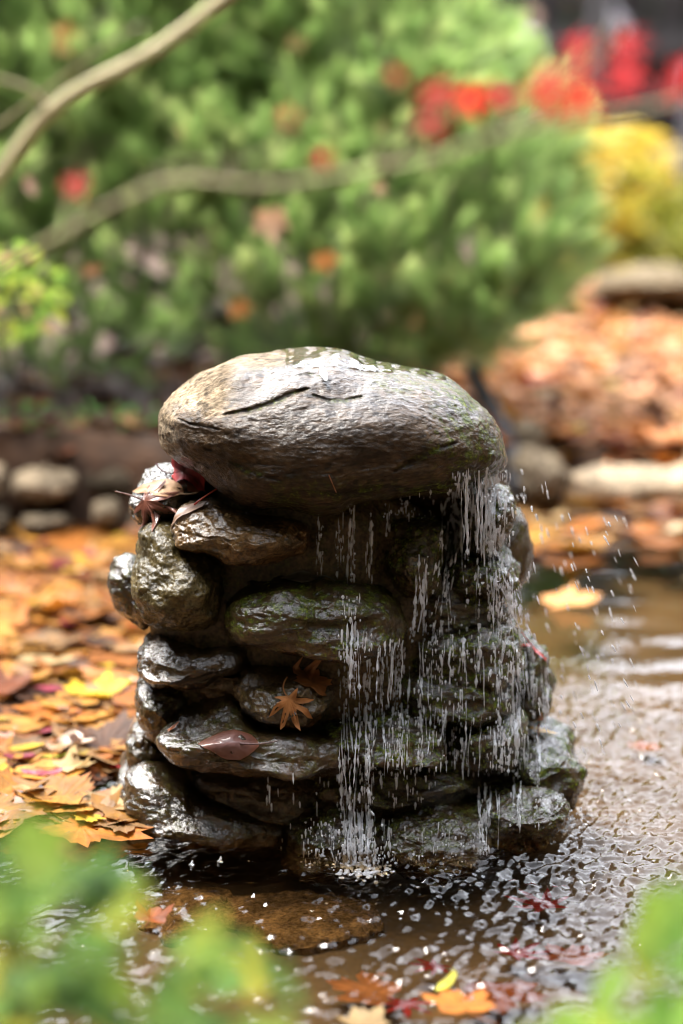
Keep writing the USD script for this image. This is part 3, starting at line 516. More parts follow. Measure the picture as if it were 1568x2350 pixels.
for i in range(500):                                         # under the pine shrub and along the left bank
    x, y = q.uniform(-1.1, .35), q.uniform(1.45, 2.4)
    v, f, t, _ = leaf('maple', q.uniform(.04, .08), q, q.uniform(.05, .3), .1, PAL[q.choice([3, 4, 7], p=[.15, .6, .25])] * q.uniform(.4, .9), stem=False, rings=(.6, 1.0))
    lit.append((v @ basis(UPV + q.normal(0, .3, 3), np.r_[q.normal(0, 1, 2), 0]).T + np.array([x, y, bank_z(x, y) + .004 + .015 * q.random()]), f)); litt.append(t)
v, f = join(lit)
tag(M('leaf_litter', v, f, 'dead_leaf', tint=np.vstack(litt)), 'thick litter of tan and orange leaves covering the banks', 'leaves', kind='stuff')

# ---------------------------------------------------------------- stones round the pond
def loose(name, label, cat, poly, Yc, depth, base, seed, parent=None, group=None, n=2.8, moss=0.0, zone='P', dry=1.0, amp=.14):
    v, f = stone(Z(zone, poly), Yc, depth, n=n, seed=seed, amp=amp, sub=4, fine=1.2)
    tint, mask = dress(v, f, np.asarray(base), moss=moss, rust=.1, dry=dry, seed=seed)
    p = M(name, v, f, 'dry_stone', parent or '/World', tint=tint, mask=mask)
    if parent is None: tag(p, label, cat, group)
    return p
GREY = np.array([.20, .165, .12])
loose('kerb_stone', 'long flat cream kerb stone along the right pond edge', 'stone', [(1285, 1090), (1330, 1062), (1440, 1052), (1700, 1046), (1900, 1080), (1900, 1150), (1700, 1172), (1450, 1172), (1330, 1160), (1290, 1130)], 1.72, .11, (.58, .48, .35), 101, n=3.6, amp=.08)
for lab, poly, yy, dd, col in (('grey brown edge stone below the end of the black pipe', [(1165, 1070), (1200, 1020), (1270, 1030), (1310, 1080), (1290, 1160), (1200, 1175)], 1.60, .08, GREY * .8), ('small grey stone left of the cream kerb, above the leaves', [(1170, 980), (1215, 950), (1250, 985), (1245, 1050), (1190, 1060)], 1.72, .06, GREY), ('pale stone behind the edge stones on the right bank', [(1205, 1010), (1260, 975), (1310, 1010), (1310, 1060), (1240, 1075)], 1.85, .07, GREY * 1.1)):
    loose('edge_stone', lab, 'stone', poly, yy, dd, col, 110 + int(poly[0][0]) % 37)
loose('bank_boulder', 'low grey brown boulder at the back of the leafy bank', 'boulder', [(1345, 655), (1400, 618), (1480, 592), (1570, 600), (1700, 620), (1760, 690), (1600, 700), (1450, 698), (1360, 690)], 3.6, .25, (.17, .14, .095), 140, amp=.1)
wall = thing('stone_edging', 'low dry stone edging of rounded blocks along the left pond bank', 'wall', loc=at(150, 1200, 1.42))
for k, (x0, y0, x1, y1, yy) in enumerate([(22, 1066, 180, 1152, 1.44), (45, 1166, 165, 1222, 1.40), (205, 1138, 280, 1208, 1.42), (-70, 1060, 16, 1150, 1.45), (-90, 1150, 28, 1235, 1.42), (180, 1058, 330, 1150, 1.52), (285, 1150, 420, 1225, 1.48), (330, 1080, 480, 1160, 1.5), (420, 1150, 560, 1235, 1.46), (560, 1120, 720, 1230, 1.46), (720, 1120, 880, 1230, 1.46), (880, 1120, 1030, 1220, 1.47), (1030, 1110, 1180, 1200, 1.5), (-240, 1070, -90, 1235, 1.43), (-400, 1070, -240, 1235, 1.43)]):
    cx, cy, a, b = (x0 + x1) / 2, (y0 + y1) / 2, (x1 - x0) / 2, (y1 - y0) / 2; t = np.linspace(0, 2 * np.pi, 28, endpoint=False)
    poly = np.stack([cx + a * np.sign(np.cos(t)) * np.abs(np.cos(t)) ** .7, cy + b * np.sign(np.sin(t)) * np.abs(np.sin(t)) ** .7], 1)
    loose('stone', None, None, poly, yy, .07, (GREY if k < 5 else GREY * .45) * (1.05 if k == 0 else .9), 150 + k, parent=wall)
# flat stones on the bed in front
for k, (lab, poly, z) in enumerate([('flat brown slab lying under the shallow water before the falls', [(500, 2000), (560, 1965), (700, 1955), (820, 1975), (900, 2010), (860, 2060), (760, 2080), (640, 2075), (540, 2050)], -.012), ('flat brown slab under water before the left base stone', [(330, 1960), (400, 1945), (500, 1950), (540, 1990), (490, 2050), (400, 2075), (340, 2050)], -.014)]):
    g = np.array([ground(x, y, z) for x, y in poly]); c = g.mean(0); r = g - c
    d = ICO[4].vertices; th = np.arctan2(d[:, 1], d[:, 0]); an = np.arctan2(r[:, 1], r[:, 0]); o = np.argsort(an)
    rr = (.86 + .5 * (fbm(np.column_stack([np.cos(th), np.sin(th), 0 * th]) * 2.2 + k, 3, k) - .3)) * np.interp(th, np.r_[an[o][-1] - 2 * np.pi, an[o], an[o][0] + 2 * np.pi], np.r_[np.hypot(*r[o][-1, :2]), np.hypot(r[o][:, 0], r[o][:, 1]), np.hypot(*r[o][0, :2])])
    h = np.hypot(d[:, 0], d[:, 1]); s = rr * np.minimum(1, h * 1.05) ** .5
    v = c + np.column_stack([np.cos(th) * s, np.sin(th) * s, np.sign(d[:, 2]) * np.abs(d[:, 2]) ** .6 * .012 - .054 + .018 * (fbm(d * 4 + k, 3, k) - .5)])
    tint, mask = dress(v, ICO[4].faces, np.array([.105, .075, .042]), rust=.05, seed=200 + k); tag(M('bed_slab', v, ICO[4].faces, 'dry_stone', tint=tint, mask=mask), lab, 'stone')
# the pipe
pp = smoothline([at(1085, 850, 1.95), at(1105, 895, 1.88), at(1140, 960, 1.78), at(1170, 1020, 1.68), at(1185, 1075, 1.60), at(1188, 1130, 1.56)], 24)
pv, pf = tube(pp, .0165, 14)
tag(M('water_pipe', pv, pf, 'black_plastic'), 'black plastic pipe leaning down the bank behind the boulder', 'pipe')

# ---------------------------------------------------------------- pine shrub
def instancer(name, parent, protos, pos, quat, scale, idx, kind='stuff'):
    p = str(parent.GetPath()) if not isinstance(parent, str) else parent; path = numbered(name, p)
    pi = UsdGeom.PointInstancer.Define(stage, path); paths = []
    for nm, v, f, mat, tint in protos:
        pr = usdkit.mesh(stage, f'{path}/{nm}', (v, f), LOOK[mat], smooth=False)
        UsdGeom.PrimvarsAPI(pr).CreatePrimvar('tint', Sdf.ValueTypeNames.Color3fArray, 'vertex').Set(Vt.Vec3fArray.FromNumpy(np.asarray(tint, np.float32))); paths.append(pr.GetPath())
    pi.CreatePrototypesRel().SetTargets(paths)
    pi.CreatePositionsAttr(Vt.Vec3fArray.FromNumpy(np.asarray(pos, np.float32))); pi.CreateScalesAttr(Vt.Vec3fArray.FromNumpy(np.asarray(scale, np.float32)))
    pi.CreateOrientationsAttr(Vt.QuathArray([Gf.Quath(float(a), float(b), float(c), float(d)) for a, b, c, d in quat])); pi.CreateProtoIndicesAttr(Vt.IntArray.FromNumpy(np.asarray(idx, np.int32)))
    pi.GetPrim().SetCustomDataByKey('kind', kind); return pi.GetPrim()
def quat_to(dirs, spin):
    """quaternions (w,x,y,z) turning +z to dirs with a spin about it"""
    d = np.asarray(dirs, float); d = d / np.linalg.norm(d, axis=1)[:, None]; w = 1 + d[:, 2]; qq = np.column_stack([w, -d[:, 1], d[:, 0], 0 * w]); qq[w < 1e-6] = (0, 1, 0, 0)
    qq /= np.linalg.norm(qq, axis=1)[:, None]; s, c = np.sin(spin / 2), np.cos(spin / 2); W, Xq, Yq, Zq = qq.T
    return np.column_stack([W * c - Zq * s, Xq * c + Yq * s, Yq * c - Xq * s, W * s + Zq * c])
def tuft(q, n=64, L=.105, nl=.056):
    V, F, T = [], [], []
    for i in range(n):
        t = q.random() ** .8; z = L * t; az = q.uniform(0, 2 * np.pi); el = .45 + .9 * t + q.normal(0, .12); el = min(el, 1.5)
        d = np.array([math.cos(az) * math.cos(el), math.sin(az) * math.cos(el), math.sin(el)]); s = np.cross(d, [0.2, .3, .9]); s /= np.linalg.norm(s); b = np.array([0, 0, z]); l = nl * q.uniform(.7, 1.2); w = .0011
        k = len(V); V += [b - s * w, b + s * w, b + d * l * .6 + s * w * 1.1, b + d * l, b + d * l * .6 - s * w * 1.1]; F += [(k, k + 1, k + 2), (k, k + 2, k + 4), (k + 4, k + 2, k + 3)]
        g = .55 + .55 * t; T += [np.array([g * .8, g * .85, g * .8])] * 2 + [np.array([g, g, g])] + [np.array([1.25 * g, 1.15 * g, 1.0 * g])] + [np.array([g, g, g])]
    return np.array(V), np.array(F), np.array(T)
q = np.random.default_rng(33)
shrub = thing('pine_shrub', 'big dense green pine shrub with soft needle tufts behind the fountain', 'shrub', loc=(-0.2, 2.3, .12))
zs = np.array([.15, .25, .31, .42, .52, .60, .70, .76, .80, .85, .92, 1.0, 1.3]); xm = np.array([.36, .44, .46, .49, .49, .45, .40, .35, .32, .27, .26, .22, .0])
pos, dirs, sc = [], [], []
cells = np.random.default_rng(3).uniform([-1.3, .1], [.6, 1.3], (46, 2))
while len(pos) < 4300:
    z = q.uniform(.17, 1.32); x = q.uniform(-1.35, .55); lim = np.interp(z, zs, xm) + .03 * math.sin(21 * z)
    if x > lim: continue
    dd = np.hypot(cells[:, 0] - x, cells[:, 1] - z); bulge = .13 * max(0, 1 - dd.min() / .16)
    round_ = .5 * max(0, 1 - (lim - x) / .3) ** 2                 # the shrub turns away at its right side
    lay = abs(q.normal(0, .13))
    y = 1.74 + .62 * max(0, z - .2) + .10 * max(0, .32 - z) / .1 - bulge + round_ + lay
    if z < .42 and q.random() < (.72 if x < -.05 else .12): continue                    # bare towards the ground
    pos.append((x, y, z)); d = np.array([.5 * q.normal() + .9 * max(0, 1 - (lim - x) / .25), -.6 + .35 * q.normal(), 1.0 + .4 * q.normal()])
    k = dd.argmin(); d[0] += 2.2 * (x - cells[k, 0]); d[2] += 2.2 * (z - cells[k, 1]); dirs.append(d); sc.append(q.uniform(.7, 1.15))
pos, dirs = np.array(pos), np.array(dirs)
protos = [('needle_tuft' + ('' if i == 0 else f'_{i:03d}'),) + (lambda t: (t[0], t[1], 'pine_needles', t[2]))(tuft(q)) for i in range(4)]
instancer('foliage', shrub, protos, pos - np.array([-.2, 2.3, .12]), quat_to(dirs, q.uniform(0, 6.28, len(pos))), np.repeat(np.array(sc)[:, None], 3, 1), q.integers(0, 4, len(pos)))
for k in range(26):
    x0 = q.uniform(-1.0, .3); a = np.array([x0 * .6 - .1, 2.35, .12]); e = pos[q.integers(len(pos))] + np.array([0, .06, 0]); m = (a + e) / 2 + np.array([q.normal(0, .08), .05, -.05])
    tv_, tf_ = tube(smoothline([a, m, e], 12), np.linspace(.016, .004, 12), 7); M('branch', tv_, tf_, 'bark', shrub)
# dead leaves caught in it
for lab, pxy, yy, size, c, kind, head in (('tan maple leaf hanging in the middle of the pine shrub', (620, 495), 1.74, .085, (.72, .42, .25), 'maple', (.1, 0, -1)), ('pale tan leaf near the top of the pine shrub', (680, 105), 2.05, .055, CREAM, 'maple', (.3, 0, 1)), ('orange tan leaf caught above the tan hanging leaf', (650, 275), 1.92, .075, (.66, .33, .15), 'maple', (1, 0, .3)), ('rust leaf standing on edge left of the orange tan leaf', (425, 290), 1.9, .06, (.6, .28, .14), 'oval', (.1, 0, 1)),
                                ('brown leaf low in the pine shrub left', (212, 620), 1.70, .045, (.5, .24, .12), 'oval', (1, 0, .4)), ('rust orange leaf low in the middle of the pine shrub', (740, 590), 1.70, .06, (.5, .2, .05), 'maple', (.3, 0, -1)), ('small tan leaf right of the middle of the shrub', (865, 425), 1.80, .05, (.6, .36, .2), 'oval', (-.5, 0, 1)), ('orange leaves lying on top of the shrub at upper left', (140, 92), 2.0, .09, (.75, .38, .16), 'maple', (1, 0, .1)),
                                ('brown leaf in the dark gap under the shrub', (545, 700), 1.66, .055, (.4, .17, .05), 'maple', (.5, 0, -1)), ('small red brown leaf near the pine shrub centre', (730, 360), 1.85, .04, (.42, .1, .08), 'oval', (.3, 0, 1)), ('tan leaf at the upper right of the shrub', (875, 300), 1.95, .05, (.6, .36, .22), 'oval', (.4, 0, 1)), ('pinkish leaf at the left under the upper branch', (70, 430), 1.75, .045, (.6, .35, .25), 'oval', (.4, 0, -1))):
    put_leaf('dead_leaf', lab, 'leaf', kind, size, at(*pxy, yy), np.array([.15, -1, .35]) + q.normal(0, .15, 3), np.array(head, float), np.array(c), q, curl=.3, fold=.15)

# ---------------------------------------------------------------- leafy plants
def plant(name, label, cat, stems, leafset, leafcol, root, q, kind='oval', mat='green_leaf', group=None, stemr=.0022):
    t = thing(name, label, cat, group, loc=root)
    for pts in stems:
        sv, sf = tube(smoothline(pts, 14), np.linspace(stemr, stemr * .5, 14), 6); M('stem', sv, sf, 'bark', t)
    for p, size, n, head, c in leafset:
        v, f, tint, _ = leaf(kind, size, q, q.uniform(.05, .3), q.uniform(.05, .25), c, stem=False, rings=(.5, 1.0)); M('leaf', v @ basis(n, head).T + p, f, mat, t, tint=tint)
    return t
def foreground(label, spots, root, q, yr, cols):
    stems, leaves = [], []
    for k in range(9):
        e = at(*spots[q.integers(len(spots))], q.uniform(*yr)); stems.append([np.array(root) + np.r_[q.normal(0, .06, 2), 0], (np.array(root) + e) / 2 + np.r_[q.normal(0, .04, 2), .06], e])
    for sx, sy in spots:
        p = at(sx, sy, q.uniform(*yr)); c = np.array(cols[q.choice(len(cols), p=np.r_[[.34, .28, .22], np.full(len(cols) - 3, .16 / (len(cols) - 3))])]) * .8 * q.uniform(.8, 1.2)
        leaves.append((p, q.uniform(.04, .07), np.array([q.normal(0, .5), -.35 + q.normal(0, .4), 1.0]), np.array([q.normal(0, 1), q.normal(0, 1), q.normal(0, .4)]), c))
    return plant('leafy_plant', label, 'plant', stems, leaves, None, root, q)
from shapely.geometry import Polygon, Point
def spots_in(poly, n, q):
    pg = Polygon(poly); x0, y0, x1, y1 = pg.bounds; out = []
    while len(out) < n:
        a, b = q.uniform(x0, x1), q.uniform(y0, y1)
        if pg.contains(Point(a, b)): out.append((a, b))
    return out
q = np.random.default_rng(44)
GRN = [(.14, .26, .05), (.25, .36, .05), (.07, .15, .03), (.38, .44, .06), (.02, .06, .01), (.42, .38, .03)]
foreground('blurred bright green leafy plant filling the lower left foreground', spots_in([(-120, 1940), (100, 1930), (250, 1985), (290, 2070), (335, 2220), (450, 2135), (600, 2170), (660, 2280), (690, 2460), (-120, 2460)], 105, q), (-.18, -1.4, .02), q, (-1.45, -1.1), GRN)
foreground('blurred light green leafy plant in the lower right corner', spots_in([(1700, 2040), (1560, 2070), (1430, 2160), (1420, 2250), (1330, 2310), (1230, 2400), (1230, 2460), (1700, 2460)], 48, q), (.22, -1.4, .02), q, (-1.45, -1.15), [(.24, .40, .05), (.31, .45, .06), (.15, .30, .04), (.42, .45, .05), (.07, .17, .02)])
v, f, tint, _ = leaf('oval', .03, q, .1, .1, (.3, .06, .05), stem=False); tag(M('red_leaf', v @ basis((0, -.5, 1), (.6, .2, -.6)).T + at(145, 1945, -1.25), f, 'green_leaf', tint=tint), 'small dark red leaf on the lower left foreground plant', 'leaf')
sp = spots_in([(-60, 590), (60, 560), (150, 640), (160, 700), (110, 790), (20, 790), (-60, 760)], 85, q); lv = []
for sx, sy in sp:
    c = np.array([(.36, .50, .06), (.50, .56, .07), (.20, .36, .04), (.55, .38, .16)][q.choice(4, p=[.4, .25, .25, .1])])
    lv.append((at(sx, sy, q.uniform(1.45, 1.62)), q.uniform(.028, .045), np.array([q.normal(0, .4), -.7, .8]), np.array([q.normal(0, .6), -.3, -.6 + q.normal(0, .5)]), c))
root = at(-60, 1040, 1.55)
plant('leafy_plant', 'yellow green leafy shrub at the left edge before the pine', 'plant', [[root, (root + at(20, 700, 1.55)) / 2 + np.array([-.03, 0, .03]), at(40 * k, 600 + 40 * k, 1.55)] for k in range(4)], lv, None, root, q)
gc = []
for k in range(70):                                             # low green plants at the shrub's foot
    x, y = q.uniform(-.62, -.18), q.uniform(1.5, 1.62); gc.append((np.array([x, y, bank_z(x, y) + q.uniform(.01, .05)]), q.uniform(.015, .03), np.array([q.normal(0, .4), -.4, 1]), np.r_[q.normal(0, 1, 2), .2], np.array([.07, .19, .035]) * q.uniform(.6, 1.3)))
r0 = np.array([-.4, 1.55, bank_z(-.4, 1.55)])
plant('ground_plant', 'low dark green creeping plant on top of the left stone edging', 'plant', [[r0, r0 + np.array([.04 * k - .08, .01, .03]), r0 + np.array([.1 * k - .2, .02, .02])] for k in range(5)], gc, None, r0, q)

# ---------------------------------------------------------------- maple with bare branches and red leaves, trunk left of the frame
q = np.random.default_rng(55)
trunk0 = np.array([-1.05, -.35, .1])
maple = thing('maple_tree', 'maple with bare pale branches and a few red leaves reaching across the upper left', 'tree', loc=trunk0)
tvv, tff = tube(smoothline([trunk0, trunk0 + (0, .02, .5), trunk0 + (.05, .03, 1.1), trunk0 + (-.05, 0, 2.0)], 20), np.linspace(.05, .03, 20), 12); M('trunk', tvv, tff, 'bark', maple)
up = [trunk0 + (.02, .03, .45), at(-260, 760, -.78), at(-60, 480, -.8), at(20, 372, -.8), at(110, 258, -.8), at(200, 195, -.8), at(320, 135, -.79), at(420, 70, -.78), at(515, -5, -.78), at(640, -110, -.75), at(760, -170, -.72)]
bv_, bf_ = tube(smoothline(up, 60), np.linspace(.0076, .0054, 60), 10); M('branch', bv_, bf_, 'pale_bark', maple)
lo = [trunk0 + (.02, .0, .35), at(-300, 760, -0.98), at(-40, 640, -1.03), at(60, 585, -1.05), at(170, 520, -1.07), at(300, 450, -1.08), at(420, 412, -1.08), at(560, 425, -1.09), at(700, 415, -1.10), at(850, 390, -1.11), at(1000, 360, -1.12), at(1150, 305, -1.13), at(1290, 280, -1.14), at(1420, 262, -1.15), at(1568, 225, -1.16)]
bv_, bf_ = tube(smoothline(lo, 80), np.linspace(.0044, .0018, 80), 9); M('branch', bv_, bf_, 'branch_bark', maple)
lo2 = [at(330, 440, -1.25), at(420, 385, -1.24), at(560, 378, -1.24), at(640, 330, -1.22), at(720, 240, -1.22)]
for pts, r in ((lo2, .0014), ([at(115, 252, -.8), at(80, 215, -.8), at(30, 190, -.82), at(-60, 170, -.85)], .003), ([at(150, 540, -1.24), at(165, 470, -1.22), at(190, 330, -1.2)], .0011), ([at(-60, 330, -.7), at(60, 240, -.75), at(180, 150, -.8), at(330, 60, -.95)], .0016), ([at(850, 390, -1.28), at(960, 300, -1.28), at(1050, 230, -1.29)], .0022), ([at(1150, 305, -1.3), at(1230, 230, -1.3), at(1310, 170, -1.31), at(1420, 60, -1.31)], .002)):
    bv_, bf_ = tube(smoothline(pts, 24), np.linspace(r, r * .5, 24), 7); M('twig', bv_, bf_, 'branch_bark', maple)
for sx, sy, size in ((993, 207, .022), (1068, 215, .026), (1152, 207, .022), (985, 275, .022), (1330, 208, .034), (1255, 210, .026), (1265, 165, .02), (1320, 95, .024), (1325, 140, .024), (1430, 95, .026), (1440, 160, .026), (1432, 195, .02), (1545, 185, .026), (1562, 150, .022), (165, 415, .02), (910, 165, .014), (735, 358, .013)):
    c = np.array([.62, .03, .02]) if sx in (1068, 1330, 1255) else np.array([.45, .04, .04]); v, f, tint, _ = leaf('japanese', size * 1.5, q, .15, .1, c, stem=False, rings=(.5, 1.0))
    M('leaf', v @ basis(np.array([q.normal(0, .3), -1, .4]), np.array([q.normal(0, .5), 0, -1])).T + at(sx, sy, -1.1 + q.normal(0, .03) if sx > 300 else -1.0), f, 'green_leaf', maple, tint=tint)

# ---------------------------------------------------------------- far garden
def clump(q, n=26, r=.5, leafsize=.13):
    V, F, T = [], [], []
    for i in range(n):
        c = q.normal(0, r * .45, 3); B = basis(q.normal(0, 1, 3) + np.array([0, 0, .6]), q.normal(0, 1, 3)); k = len(V); L = leafsize * q.uniform(.6, 1.3)
        V += [c + B @ np.array(p) * L for p in ((0, -.5, 0), (.3, 0, .06), (0, .55, 0), (-.3, 0, .06))]; F += [(k, k + 1, k + 2), (k, k + 2, k + 3)]; g = q.uniform(.6, 1.3); T += [np.full(3, g)] * 4
    return np.array(V), np.array(F), np.array(T)
q = np.random.default_rng(66)
def bush(name, label, cat, c, rad, n, look_, leafsize, q):
    t = thing(name, label, cat, loc=(c[0], c[1], c[2]))
    d = q.normal(0, 1, (n, 3)); d /= np.linalg.norm(d, axis=1)[:, None]; d[:, 2] = np.abs(d[:, 2]) * 1.0; P = d * (np.array(rad) * (.72 + .32 * q.random((n, 1)))) * (1 + .35 * (fbm(d * 2.2 + c[0], 3, 4) - .5))[:, None]
    protos = [('leaf_spray' + ('' if i == 0 else f'_{i:03d}'),) + (lambda s: (s[0], s[1], look_, s[2]))(clump(q, 24, .09, leafsize)) for i in range(3)]
    instancer('foliage', t, protos, P, quat_to(d + q.normal(0, .3, d.shape), q.uniform(0, 6, n)), np.repeat(q.uniform(.7, 1.3, (n, 1)), 3, 1), q.integers(0, 3, n))
    for k in range(5):
        e = P[q.integers(n)] * .8; tv_, tf_ = tube(smoothline([(0, 0, -.05), e * .5 + (0, 0, .05), e], 8) + np.array(c), np.linspace(.014, .005, 8), 6); M('stem', tv_, tf_, 'bark', t)
    return t
g = at(1405, 600, 4.6)
bush('yellow_bush', 'rounded golden yellow and orange bush right of the pine shrub', 'bush', (g[0] - .02, 4.6, g[2] - .04), (.20, .28, .41), 420, 'yellow_foliage', .05, q)
g = at(1580, 620, 4.4)
bush('olive_bush', 'olive green bush at the right edge beside the yellow bush', 'bush', (g[0] + .05, 4.4, g[2] - .05), (.24, .25, .26), 260, 'olive_foliage', .05, q)
# dark timber fence with a rail across the top of the picture
fence = thing('timber_fence', 'dark timber fence with horizontal rails far behind at the upper right', 'fence', loc=(1.0, 8.6, .1))
def box(c, s):
    b = trimesh.creation.box(s); b.apply_translation(c); return np.array(b.vertices), np.array(b.faces)
for k in range(9): v, f = box((-1.2 + .62 * k, 8.6, .55), (.07, .07, 1.1)); M('post', v, f, 'dark_timber', fence, smooth=False)
for z in (.36, .62, .90): v, f = box((1.28, 8.54, z), (5.6, .04, .10)); M('rail', v, f, 'dark_timber', fence, smooth=False)
for k in range(30): v, f = box((-1.5 + .19 * k, 8.66, .5), (.165, .02, .95)); M('board', v, f, 'dark_timber', fence, smooth=False)
v, f = box(at(1566, 300, 5.6) + np.array([.02, 0, -.15]), (.035, .035, .75)); tag(M('grey_post', v, f, 'grey_timber', smooth=False), 'slim grey post at the right edge above the olive bush', 'post')
for lab, p, yy, dd, c in (('pale lavender grey stone on the dark ground beside the shrub top', [(1150, 95), (1180, 60), (1230, 62), (1255, 100), (1230, 130), (1170, 130)], 7.6, .12, (.34, .33, .40)), ('small rosy stone left of the red leaves, far behind', [(1200, 30), (1225, 22), (1240, 40), (1222, 58), (1202, 50)], 8.2, .05, (.5, .36, .3)), ('grey stone far behind between the red leaves', [(1370, 20), (1410, 10), (1440, 60), (1430, 110), (1380, 110)], 7.8, .12, (.36, .36, .42))):
    loose('garden_stone', lab, 'stone', p, yy, dd, c, 170 + int(yy * 10) % 31)
tv_, tf_ = tube(smoothline([at(1330, 330, 7.0), at(1365, 200, 7.0), at(1372, 90, 7.05), at(1392, -40, 7.1), at(1400, -500, 7.2), at(1380, -1600, 7.2)], 30), np.linspace(.05, .03, 30), 10)
tree = thing('bare_tree', 'slim grey purple trunk behind the red leaves', 'tree', loc=tuple(at(1330, 330, 7.0))); M('trunk', tv_, tf_, 'dark_timber', tree)
# the wood that closes the garden all round
pos, n = [], 0
for k in range(72):
    a = 2 * np.pi * k / 72 + q.normal(0, .03); back = math.cos(a) > .55
    R = q.uniform(10, 13.5) if back else q.uniform(6.2, 8.5); el = math.radians(q.uniform(6, 10) if back else q.uniform(42, 54)); h = R * math.tan(el) + .8
    cx, cy = R * math.sin(a), R * math.cos(a)
    for j in range(70 if back else 125):
        u = q.normal(0, 1, 3); u /= np.linalg.norm(u); w = 1.15 * (1 - .4 * (u[2] * .5 + .5)); pos.append((cx + u[0] * w, cy + u[1] * w, max(.1, h * .5 + u[2] * h * .5)))
pos = np.array(pos); protos = [('leaf_clump' + ('' if i == 0 else f'_{i:03d}'),) + (lambda s: (s[0], s[1], 'wood_foliage', s[2]))(clump(q, 26, .5, .36)) for i in range(3)]
wood = instancer('garden_wood', '/World', protos, pos, quat_to(q.normal(0, 1, pos.shape) + (0, 0, .01), q.uniform(0, 6, len(pos))), np.repeat(q.uniform(.8, 1.4, (len(pos), 1)), 3, 1), q.integers(0, 3, len(pos)))
tag(wood, 'dark evergreen wood with autumn leaves closing off the garden', 'trees', kind='stuff')

# ---------------------------------------------------------------- leaves and petals on the fountain
q = np.random.default_rng(77)
def on_stone(label, kind, size, pxy, head2, c, tiltn=0.0, **kw):
    P, N = hit(*pxy); p, n = P[0], N[0]; n = n * .6 - F_ * .4 + UPV * tiltn; h = R_ * head2[0] + U_ * head2[1]
    return put_leaf(kw.pop('name', 'wet_leaf'), label, 'leaf', kind, size, p, n, h, np.array(c), q, drape=True, mat=kw.pop('mat', 'wet_leaf'), **kw)
on_stone('white pointed petal lying on the top boulder', 'slim', .036, (743, 863), (-.25, 1), (.92, .92, .88), name='white_petal', parts=False, curl=.05, fold=.1, mat='dead_leaf', lift=.006)
on_stone('tan pointed leaf lying on the leaf-covered stone at upper left', 'oval', .068, (362, 1120), (-1, .22), (.48, .32, .19), curl=.03, fold=.06, mat='dead_leaf', edge=(.4, .22, .12))
on_stone('dark purple red leaf along the top of the leaf-covered stone', 'maple', .075, (420, 1085), (1, .1), (.16, .06, .065), curl=.12, edge=(.5, .06, .06))
on_stone('wine brown maple leaf hanging down the left side of the leaf-covered stone', 'japanese', .075, (335, 1150), (.9, -.35), (.18, .06, .035), curl=.05)
on_stone('brown pointed leaf tucked under the left of the boulder', 'oval', .038, (452, 1112), (.5, .5), (.16, .06, .035), curl=.1)
on_stone('withered grey brown leaf bent over the tongue-shaped stone, its stem red', 'oval', .058, (430, 1172), (-.8, -.55), (.20, .12, .08), curl=.15, stemcol=(.45, .05, .03), stemrad=.0012)
on_stone('glossy brown curled leaf draped over the top of the brown boulder', 'maple', .058, (714, 1570), (.35, .6), (.20, .075, .02), curl=.2, fold=.08, tiltn=-.2)
on_stone('star-shaped orange brown maple leaf on the front of the brown boulder', 'japanese', .058, (664, 1608), (.35, -1), (.46, .19, .06), curl=.18, fold=.1, mat='dead_leaf')
on_stone('dark purple brown oval leaf lying wet on the broad ledge stone', 'oval', .076, (524, 1706), (-1, .05), (.17, .085, .075), curl=.05, fold=.08, edge=(.12, .04, .02))
on_stone('thin grey leaf plastered on the mossy slab', 'oval', .05, (690, 1328), (-1, .1), (.10, .085, .065), curl=.0, fold=.0)
on_stone('red leaf on the shoulder of the stone at the far right of the fountain', 'slim', .04, (1230, 1495), (.7, -.7), (.6, .06, .04), curl=.1)
on_stone('yellow leaf on the lowest right stone of the fountain', 'oval', .034, (1250, 1682), (1, -.1), (.8, .45, .03), curl=.2)
on_stone('small brown leaf standing by the yellow leaf', 'slim', .028, (1240, 1650), (.1, 1), (.32, .11, .04), curl=.1)
on_stone('tiny rust leaf tip at the left end of the broad ledge stone', 'slim', .022, (400, 1670), (.4, 1), (.45, .15, .06), curl=.1)
P0, N0 = hit([755, 772], [1090, 1130]); nd = smoothline([P0[0] - F_ * .003, P0.mean(0) - F_ * .004, P0[1] - F_ * .003], 6); v, f = tube(nd, .0005, 5)
tag(M('pine_needle', v, f, 'wet_leaf', tint=np.array([.4, .15, .05])), 'single reddish pine needle stuck to the lower front of the boulder', 'needle')

# ---------------------------------------------------------------- falling water
q = np.random.default_rng(88)
SPH = trimesh.creation.icosphere(subdivisions=1)
def drop(p, L, w, dirn, q):
    d = SPH.vertices.copy(); t = d[:, 2]; r = w * (1 - .35 * t) * (1 + .3 * np.sin(5 * t + q.uniform(0, 6)))
    loc = np.column_stack([d[:, 0] * r, d[:, 1] * r, t * L]); dirn = np.asarray(dirn, float); dirn /= np.linalg.norm(dirn); B = basis(dirn, (0.1, 1, .1)); return loc @ B.T + p, SPH.faces
drops = []
def fall(x0, x1, y0, y1, n0, lean=0.0, wmin=.0012, wmax=.0026, lmin=.003, lmax=.010, off=(.006, .03), strands=None):
    n = int(n0 * 1.0); cols = q.uniform(x0, x1, strands) if strands else None
    xs = (cols[q.integers(0, strands, n)] + q.normal(0, 3.5, n)) if strands else q.uniform(x0, x1, n)
    ys = q.uniform(y0, y1, n); xs = xs + lean * (ys - y0)
    P, N = hit(xs, ys)
    for i in range(n):
        o = q.uniform(*off); p = P[i] - ray(xs[i], ys[i]) * o if not np.isnan(P[i, 0]) else at(xs[i], ys[i], q.uniform(-.06, .08))
        drops.append(drop(p, np.clip(.0031 * np.exp(q.normal(0, .6)) * lmax / .01, .0008, .012), np.clip(.00070 * np.exp(q.normal(0, .4)), .0003, .0018), (lean * .9 + q.normal(0, .03), q.normal(0, .03), -1), q))
